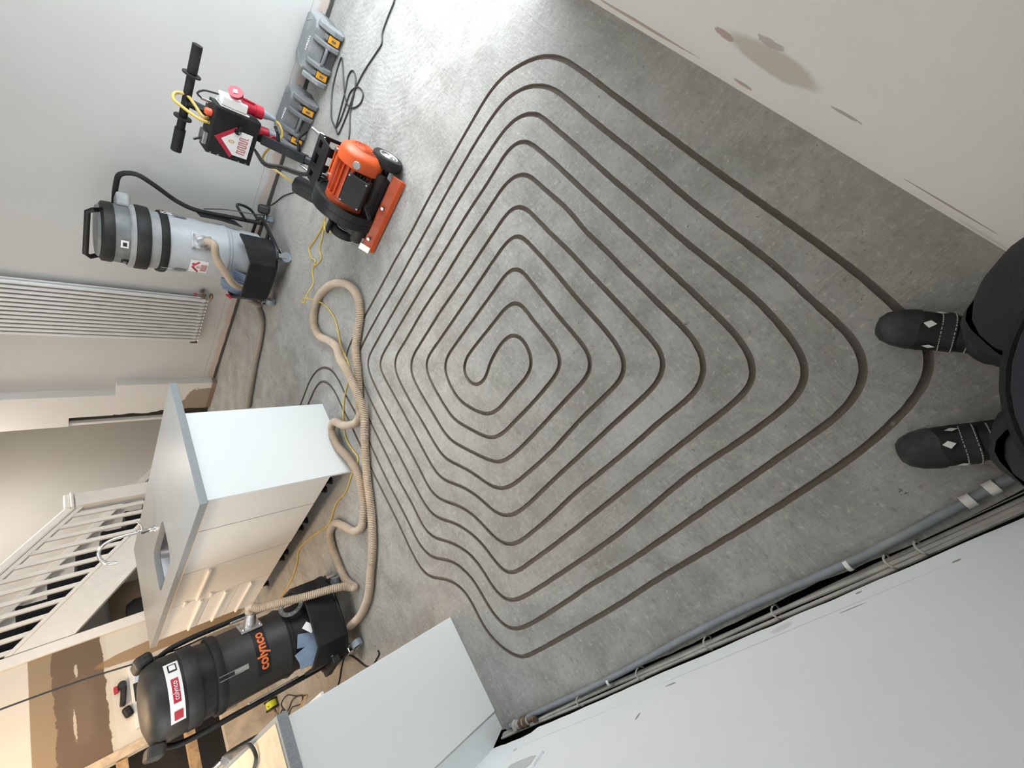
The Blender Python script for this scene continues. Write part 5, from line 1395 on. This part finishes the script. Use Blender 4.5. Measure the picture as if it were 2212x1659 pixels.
# ------------------------------------------------------------------ pipe and cables in the wall trench
pp = [(-.418, 2.18, .016), (-.414, 1.96, .0125), (-.412, 1.43, .0125), (-.394, .953, .0125), (-.392, .745, .0125), (-.400, .399, .0125), (-.396, .199, .0125), (-.384, -.01, .0125), (-.378, -.20, .0125)]
tag(obj('conduit_pipe', tube(nb(), catmull([Vector(p) for p in pp], .03), .0115, 12), 'conduit', smooth=True), 'grey conduit pipe lying along the slab edge beside the left wall', 'pipe')
labs = ['pale grey twin cable sagging lowest in the trench by the left wall', 'grey cable bundled in the middle of the trench by the left wall', 'grey cable running highest against the ragged plaster edge']
for k in range(3):
    pts = []
    for i in range(28):
        y = -.30 + i * .0945
        s = noise.noise(Vector((y * 1.3, k * 3.1, .5)))
        s2 = noise.noise(Vector((y * 2.1, k * 5.1, 4.5)))
        pts.append((-.439 - .005 * k + .009 * s, y, -.012 + .018 * k + .022 * s2))
    tag(obj('wall_cable', tube(nb(), catmull([Vector(p) for p in pts], .03), (.0072, .0068, .0062)[k], 8), 'grey_cable', smooth=True), labs[k], 'cable', 'cables along the left wall')
def clip(y, x, z, label, m='white_clip', r=.016, w=.012):
    bm = nb()
    pr_ = [(r * math.cos(math.radians(a)), r * math.sin(math.radians(a))) for a in range(-30, 211, 20)] + [((r - .003) * math.cos(math.radians(a)), (r - .003) * math.sin(math.radians(a))) for a in range(210, -31, -20)]
    prism(bm, pr_, lambda u, v, d: (x + u, y + d, z + v), -w / 2, w / 2)
    return tag(obj('pipe_clip', bm, m), label, 'clip', 'pipe clips along the left wall')
clip(1.43, -.421, .012, 'white clip round the conduit in front of the dark gap, nearest the peninsula')
clip(.40, -.405, .012, 'white clip on the conduit beyond the boots, halfway along the wall')
clip(.075, -.390, .012, 'white clip on the conduit beside the left boot, farther of the pair', w=.022)
clip(.020, -.386, .012, 'white clip on the conduit beside the left boot, nearer of the pair', w=.022)
for i, y in enumerate((.23, .31, .66, .93, 1.26, 1.62)):
    bm = tube(nb(), [Vector((-.437 + .019 * math.cos(2 * math.pi * k / 14), y + .004 * math.sin(2 * math.pi * k / 7), .018 + .030 * math.sin(2 * math.pi * k / 14))) for k in range(14)], .0032, 6, closed=True)
    tag(obj('cable_tie', bm, 'grey_cable', smooth=True), ('first', 'second', 'third', 'fourth', 'fifth', 'sixth')[i] + ' tie round the wall cables counted from the boots', 'cable tie', 'cable ties along the left wall')
rf = thing('pipe_fitting', 'corroded pipe coupling at the end of the conduit near the peninsula panel', 'fitting', (-.425, 2.06, .018))
obj('coupling_body', C((0, -.06, 0), (.0, .05, .0), .020, seg=12), 'grey_cable', rf)
for y in (-.055, -.02, .03):
    obj('coupling_nut', C((0, y, 0), (0, y + .022, 0), .026, seg=6), 'grey_cable' if y > 0 else 'rust', rf)
obj('rusty_elbow', T([(0, -.06, 0), (.002, -.10, .004), (-.004, -.13, .02)], .013, 10), 'rust', rf, smooth=True)
pl_ = nb()
rows_ = []
for i in range(26):
    y = .30 + .058 * i
    rows_.append([pl_.verts.new((-.408 - .018 * j + .004 * n1(y * 9, j), y, -.02 - .013 * j + .012 * n1(y * 7 + j, 3.0 + j))) for j in range(4)])
for a, b in zip(rows_, rows_[1:]):
    for j in range(3):
        pl_.faces.new((a[j], a[j + 1], b[j + 1], b[j]))
o = obj('gap_infill', pl_, 'black_plastic', smooth=True)  # black infill strip along the dark gap between conduit and cables
sd = o.modifiers.new('thick', 'SOLIDIFY'); sd.thickness = .002
tag(o, 'crumpled black gap membrane in the trench beside the left wall', 'infill')
# ------------------------------------------------------------------ the person whose boots and legs show at the picture edge
FW = Vector((.637, .771, 0)); RT = Vector((.771, -.637, 0))
pc = Vector((-.205, -.195, 0))
pers = thing('person', 'person in black work trousers, navy jacket and black safety boots looking down at the floor', 'person', (0, 0, 0))
def body():
    me = bpy.data.meshes.new('body')
    V, E, Rr = [], [], []
    def add(p, r, par=None):
        V.append(tuple(p)); Rr.append(r)
        if par is not None:
            E.append((par, len(V) - 1))
        return len(V) - 1
    pel = add(pc + Vector((0, 0, .93)), (.150, .110))
    legs = {1: [(Vector((-.090, -.232, .88)), .104), (Vector((-.066, -.228, .70)), .096), (Vector((-.080, -.208, .50)), .076), (Vector((-.112, -.220, .30)), .062), (Vector((-.132, -.228, .12)), .056)],
            -1: [(Vector((-.275, -.105, .88)), .098), (Vector((-.262, -.105, .70)), .086), (Vector((-.266, -.088, .50)), .074), (Vector((-.288, -.095, .30)), .064), (Vector((-.315, -.122, .12)), .056)]}
    for s in (1, -1):
        i = pel
        for p, r in legs[s]:
            i = add(p, (r, r), i)
    i = pel
    for z, r, f in ((1.05, (.148, .105), .0), (1.20, (.155, .110), .0), (1.33, (.165, .105), -.01), (1.44, (.13, .085), -.01)):
        i = add(pc + FW * f + Vector((0, 0, z)), r, i)
    chest = i
    i = add(pc + FW * .01 + Vector((0, 0, 1.53)), (.058, .058), chest)
    i = add(pc + FW * .03 + Vector((0, 0, 1.61)), (.085, .095), i)
    i = add(pc + FW * .04 + Vector((0, 0, 1.70)), (.080, .098), i)
    add(pc + FW * .03 + Vector((0, 0, 1.76)), (.055, .065), i)
    for s in (1, -1):
        sh = add(pc + RT * (s * .17) + Vector((0, 0, 1.42)), (.060, .060), chest)
        el = add(pc + RT * (s * .185) + FW * .02 + Vector((0, 0, 1.16)), (.048, .048), sh)
        wr = add(pc + RT * (s * .135) + FW * .16 + Vector((0, 0, 1.40)), (.030, .030), el)
        hnd = add(pc + RT * (s * .105) + FW * .185 + Vector((0, 0, 1.455)), (.034, .022), wr)
        for k in range(4):
            b0 = add(pc + RT * (s * (.085 - .004 * k)) + FW * (.175 + .006 * k) + Vector((0, 0, 1.475 + .014 * k)), (.0095, .0095), hnd)
            b1 = add(pc + RT * (s * (.055 - .004 * k)) + FW * (.172 + .006 * k) + Vector((0, 0, 1.485 + .015 * k)), (.0085, .0085), b0)
            add(pc + RT * (s * (.035 + .004 * k)) + FW * (.160 + .006 * k) + Vector((0, 0, 1.480 + .015 * k)), (.0075, .0075), b1)
        t0 = add(pc + RT * (s * .080) + FW * .150 + Vector((0, 0, 1.470)), (.011, .011), hnd)
        add(pc + RT * (s * .050) + FW * .135 + Vector((0, 0, 1.490)), (.0095, .0095), t0)
    me.from_pydata(V, E, [])
    o = bpy.data.objects.new('body', me)
    col.objects.link(o)
    o.parent = pers
    sk = o.modifiers.new('skin', 'SKIN')
    sk.use_smooth_shade = True
    for i, r in enumerate(Rr):
        me.skin_vertices[0].data[i].radius = r
        me.skin_vertices[0].data[i].use_root = (i == 0)
    ss = o.modifiers.new('sub', 'SUBSURF'); ss.levels = 2; ss.render_levels = 2
    dg = bpy.context.evaluated_depsgraph_get()
    m2 = bpy.data.meshes.new_from_object(o.evaluated_get(dg))
    o.modifiers.clear()
    o.data = m2
    m2.materials.clear()
    for mm in ('trouser_black', 'skin'):
        m2.materials.append(M[mm])
    for f in m2.polygons:
        f.use_smooth = True
        c = f.center
        f.material_index = 1 if c.z > 1.50 or (c.z > 1.40 and (Vector((c.x, c.y, 0)) - pc).dot(FW) > .145) else 0
    return o
body()
# jacket: lofted shell with sleeves left to the body mesh underneath
def loft(rings, n=36, cap=False):
    bm = nb(); R_ = []
    for c, a, b, z in rings:
        R_.append([bm.verts.new(Vector(c) + RT * (a * math.cos(2 * math.pi * k / n)) + FW * (b * math.sin(2 * math.pi * k / n)) + Vector((0, 0, z + .008 * math.sin(3 * 2 * math.pi * k / n)))) for k in range(n)])
    for A, Bq in zip(R_, R_[1:]):
        for k in range(n):
            j = (k + 1) % n
            bm.faces.new((A[k], A[j], Bq[j], Bq[k]))
    return bm
JC = pc + FW * .012
jk = obj('jacket', loft([(JC, .172, .140, .80), (JC, .178, .146, .84), (JC, .182, .150, .95), (JC, .182, .147, 1.08), (JC, .186, .145, 1.22), (JC - FW * .005, .195, .140, 1.34), (JC - FW * .01, .165, .110, 1.45), (JC - FW * .0, .085, .075, 1.515), (JC, .072, .070, 1.55)]), 'jacket_navy', pers, smooth=True, angle=70)
sdm = jk.modifiers.new('thick', 'SOLIDIFY'); sdm.thickness = .006
hem = [JC + RT * (.173 * math.cos(2 * math.pi * k / 48)) + FW * (.141 * math.sin(2 * math.pi * k / 48)) + Vector((0, 0, .803 + .008 * math.sin(3 * 2 * math.pi * k / 48))) for k in range(48)]
obj('jacket_hem', tube(nb(), hem, .008, 6, closed=True), 'trouser_black', jk, smooth=True)
for s in (1, -1):
    sl = [pc + RT * (s * .165) + Vector((0, 0, 1.43)), pc + RT * (s * .18) + Vector((0, 0, 1.30)), pc + RT * (s * .188) + FW * .02 + Vector((0, 0, 1.16)), pc + RT * (s * .175) + FW * .09 + Vector((0, 0, 1.27)), pc + RT * (s * .142) + FW * .15 + Vector((0, 0, 1.385))]
    cpts = catmull(sl, .02)
    obj('sleeve', tube(nb(), cpts, lambda i, n=len(cpts): .060 - .020 * i / n, 16), 'jacket_navy', jk, smooth=True)
# hair
hb_ = lathe(nb(), [(.0, .115), (.045, .108), (.082, .075), (.096, .03), (.094, -.02), (.088, -.04), (.080, -.02), (.078, .02), (0, .08)], 24)
obj('hair', hb_, 'hair_dark', pers, smooth=True, loc=tuple(pc + FW * .018 + Vector((0, 0, 1.70))))
hp_ = pc + FW * .04
for s in (1, -1):
    e = hp_ + FW * .088 + RT * (s * .032) + Vector((0, 0, 1.685))
    ey = obj('eye', lathe(nb(), [(0, -.011), (.008, -.008), (.011, 0), (.008, .008), (0, .011)], 12), 'label_white', pers, smooth=True, loc=tuple(e))
    obj('iris', lathe(nb(), [(0, -.005), (.005, 0), (0, .005)], 10), 'hair_dark', ey, smooth=True, loc=tuple(FW * .009))
    ea = obj('ear', lathe(nb(), [(0, -.03), (.012, -.02), (.016, .005), (.012, .025), (0, .03)], 12), 'skin', pers, smooth=True, loc=tuple(hp_ + RT * (s * .084) + Vector((0, 0, 1.675))))
obj('nose', tube(nb(), [hp_ + FW * .092 + Vector((0, 0, 1.685)), hp_ + FW * .112 + Vector((0, 0, 1.655)), hp_ + FW * .095 + Vector((0, 0, 1.645))], .011, 8), 'skin', pers, smooth=True)
obj('mouth', tube(nb(), [hp_ + FW * .090 + RT * x + Vector((0, 0, 1.618)) for x in (-.022, 0, .022)], .005, 6), 'logo_red', pers, smooth=True)

def boot(toe, dirv, side):
    d = Vector((dirv[0], dirv[1], 0)).normalized()
    n_ = Vector((-d.y, d.x, 0))
    L = .300
    heel = Vector((toe[0], toe[1], 0)) - d * L
    def P(u, v, z):
        return heel + d * u + n_ * v + Vector((0, 0, z))
    # outline of the sole
    prof = [(0.0, .0), (.006, .026), (.04, .034), (.10, .033), (.16, .040), (.21, .049), (.25, .046), (.28, .034), (.295, .018), (.300, .0)]
    outline = [(u, w + .0) for u, w in prof] + [(u, -w * .94) for u, w in prof[-2:0:-1]]
    sb = nb()
    lo = [sb.verts.new(P(u, v, 0.0)) for u, v in outline]; hi = [sb.verts.new(P(u, v * 1.04, .026 + .008 * max(0, (u - .22) / .08))) for u, v in outline]
    nn = len(outline)
    for i in range(nn):
        j = (i + 1) % nn
        sb.faces.new((lo[i], lo[j], hi[j], hi[i]))
    sb.faces.new(lo[::-1]); sb.faces.new(hi)
    bmesh.ops.recalc_face_normals(sb, faces=sb.faces[:])
    up = nb(); rings = []
    N = 20
    for u, w, h in ((.300, .004, .010), (.297, .020, .030), (.285, .033, .047), (.262, .043, .061), (.23, .048, .070), (.19, .047, .080), (.15, .043, .098), (.115, .041, .118), (.08, .040, .128), (.04, .037, .130), (.010, .028, .128), (.0, .012, .120)):
        rings.append([up.verts.new(P(u, w * math.copysign(abs(math.cos(math.pi * k / (N - 1))) ** .72, math.cos(math.pi * k / (N - 1))), .020 + h * math.sin(math.pi * k / (N - 1)) ** .62)) for k in range(N)])
    for A, Bq in zip(rings, rings[1:]):
        for k in range(N - 1):
            up.faces.new((A[k], A[k + 1], Bq[k + 1], Bq[k]))
    bmesh.ops.recalc_face_normals(up, faces=up.faces[:])
    b = obj('boot', up, 'boot_leather', pers, smooth=True, angle=75)
    b['label'] = 'dusty black safety boot with two stitched straps'
    obj('sole', sb, 'boot_sole', b, bevel=.004)
    tc = nb(); rings = []
    for u, w, h in ((.302, .004, .011), (.299, .022, .033), (.287, .036, .051), (.264, .046, .065), (.240, .050, .072), (.228, .0505, .073)):
        rings.append([tc.verts.new(P(u - .016 * (1 - abs(2 * k / (N - 1) - 1)) * (1 if u < .25 else 0) * 1.0, w * math.copysign(abs(math.cos(math.pi * k / (N - 1))) ** .72, math.cos(math.pi * k / (N - 1))), .020 + h * math.sin(math.pi * k / (N - 1)) ** .62)) for k in range(N)])
    for A, Bq in zip(rings, rings[1:]):
        for k in range(N - 1):
            tc.faces.new((A[k], A[k + 1], Bq[k + 1], Bq[k]))
    bmesh.ops.recalc_face_normals(tc, faces=tc.faces[:])
    obj('toe_cap', tc, 'boot_toe', b, smooth=True, angle=75)
    def over(u, w, h, a, off):
        k = math.pi * a
        return P(u, (w + off) * math.copysign(abs(math.cos(k)) ** .72, math.cos(k)), .020 + (h + off) * math.sin(k) ** .62)
    for u, w, h in ((.172, .0455, .089), (.128, .0425, .112)):
        sbm = nb(); ra = []
        for k in range(15):
            a = .10 + .80 * k / 14
            ra.append([sbm.verts.new(over(u + du + .018 * (a - .5) * side, w, h - du * .45, a, .0035)) for du in (-.014, .014)])
        for A, Bq in zip(ra, ra[1:]):
            sbm.faces.new((A[0], A[1], Bq[1], Bq[0]))
        stp = obj('strap', sbm, 'boot_strap', b, smooth=True, angle=80)
        for du in (-.011, .011):
            seq = [over(u + du + .018 * (a - .5) * side, w, h - du * .45, a, .0045) for a in [.12 + .76 * k / 20 for k in range(21)]]
            stb = nb()
            for p, q in zip(seq, seq[1:]):
                cyl(stb, p.lerp(q, .15), p.lerp(q, .75), .0011, seg=5)
            s_ = obj('stitching', stb, 'stitch', stp)
            s_['kind'] = 'stuff'
    for u, a, w, h in ((.205, .55, .0475, .077), (.195, .24, .047, .079), (.190, .80, .047, .080)):
        rb = nb()
        q = [over(u + .012, w, h - .003, a, .004), over(u, w, h, a + .045, .004), over(u - .012, w, h + .004, a, .004), over(u, w, h, a - .045, .004)]
        rb.faces.new([rb.verts.new(x) for x in q])
        obj('reflector', rb, 'reflector', b)
    # trouser hem over the ankle
    return b
boot((.060, -.097), (.82, .57), 1)
boot((-.223, .099), (.40, .92), -1)
# trouser hems, loose over the boots
for c0, c1, s in (((-.128, -.226, .10), (-.082, -.210, .50), 1), ((-.310, -.118, .10), (-.266, -.090, .50), -1)):
    c0 = Vector(c0); c1 = Vector(c1)
    bm = nb(); R_ = []
    for i in range(11):
        f_ = i / 10
        c = c0.lerp(c1, f_); r = .066 + .012 * f_ + .004 * math.sin(i * 2.3)
        R_.append([bm.verts.new(c + Vector((r * math.cos(2 * math.pi * k / 28) * (1 + .05 * math.sin(5 * 2 * math.pi * k / 28 + i)), r * math.sin(2 * math.pi * k / 28) * (1 + .05 * math.sin(5 * 2 * math.pi * k / 28 + i)), 0))) for k in range(28)])
    for A, Bq in zip(R_, R_[1:]):
        for k in range(28):
            j = (k + 1) % 28
            bm.faces.new((A[k], A[j], Bq[j], Bq[k]))
    obj('trouser_leg', bm, 'trouser_black', pers, smooth=True, angle=80)
# the phone in the hands, just behind the lens
vd = Vector((.411267, .497726, -.763628))
ctr = Vector((0, 0, CAM_H)) - vd * .022
mt = Matrix.Translation(ctr) @ Matrix((cy, cx, -vd)).transposed().to_4x4()
tag(obj('phone', box(nb(), (-.036, -.02, -.004), (.036, .125, .004), mt), 'black_plastic', bevel=.003), 'black phone held in both hands in front of the navy jacket', 'phone')
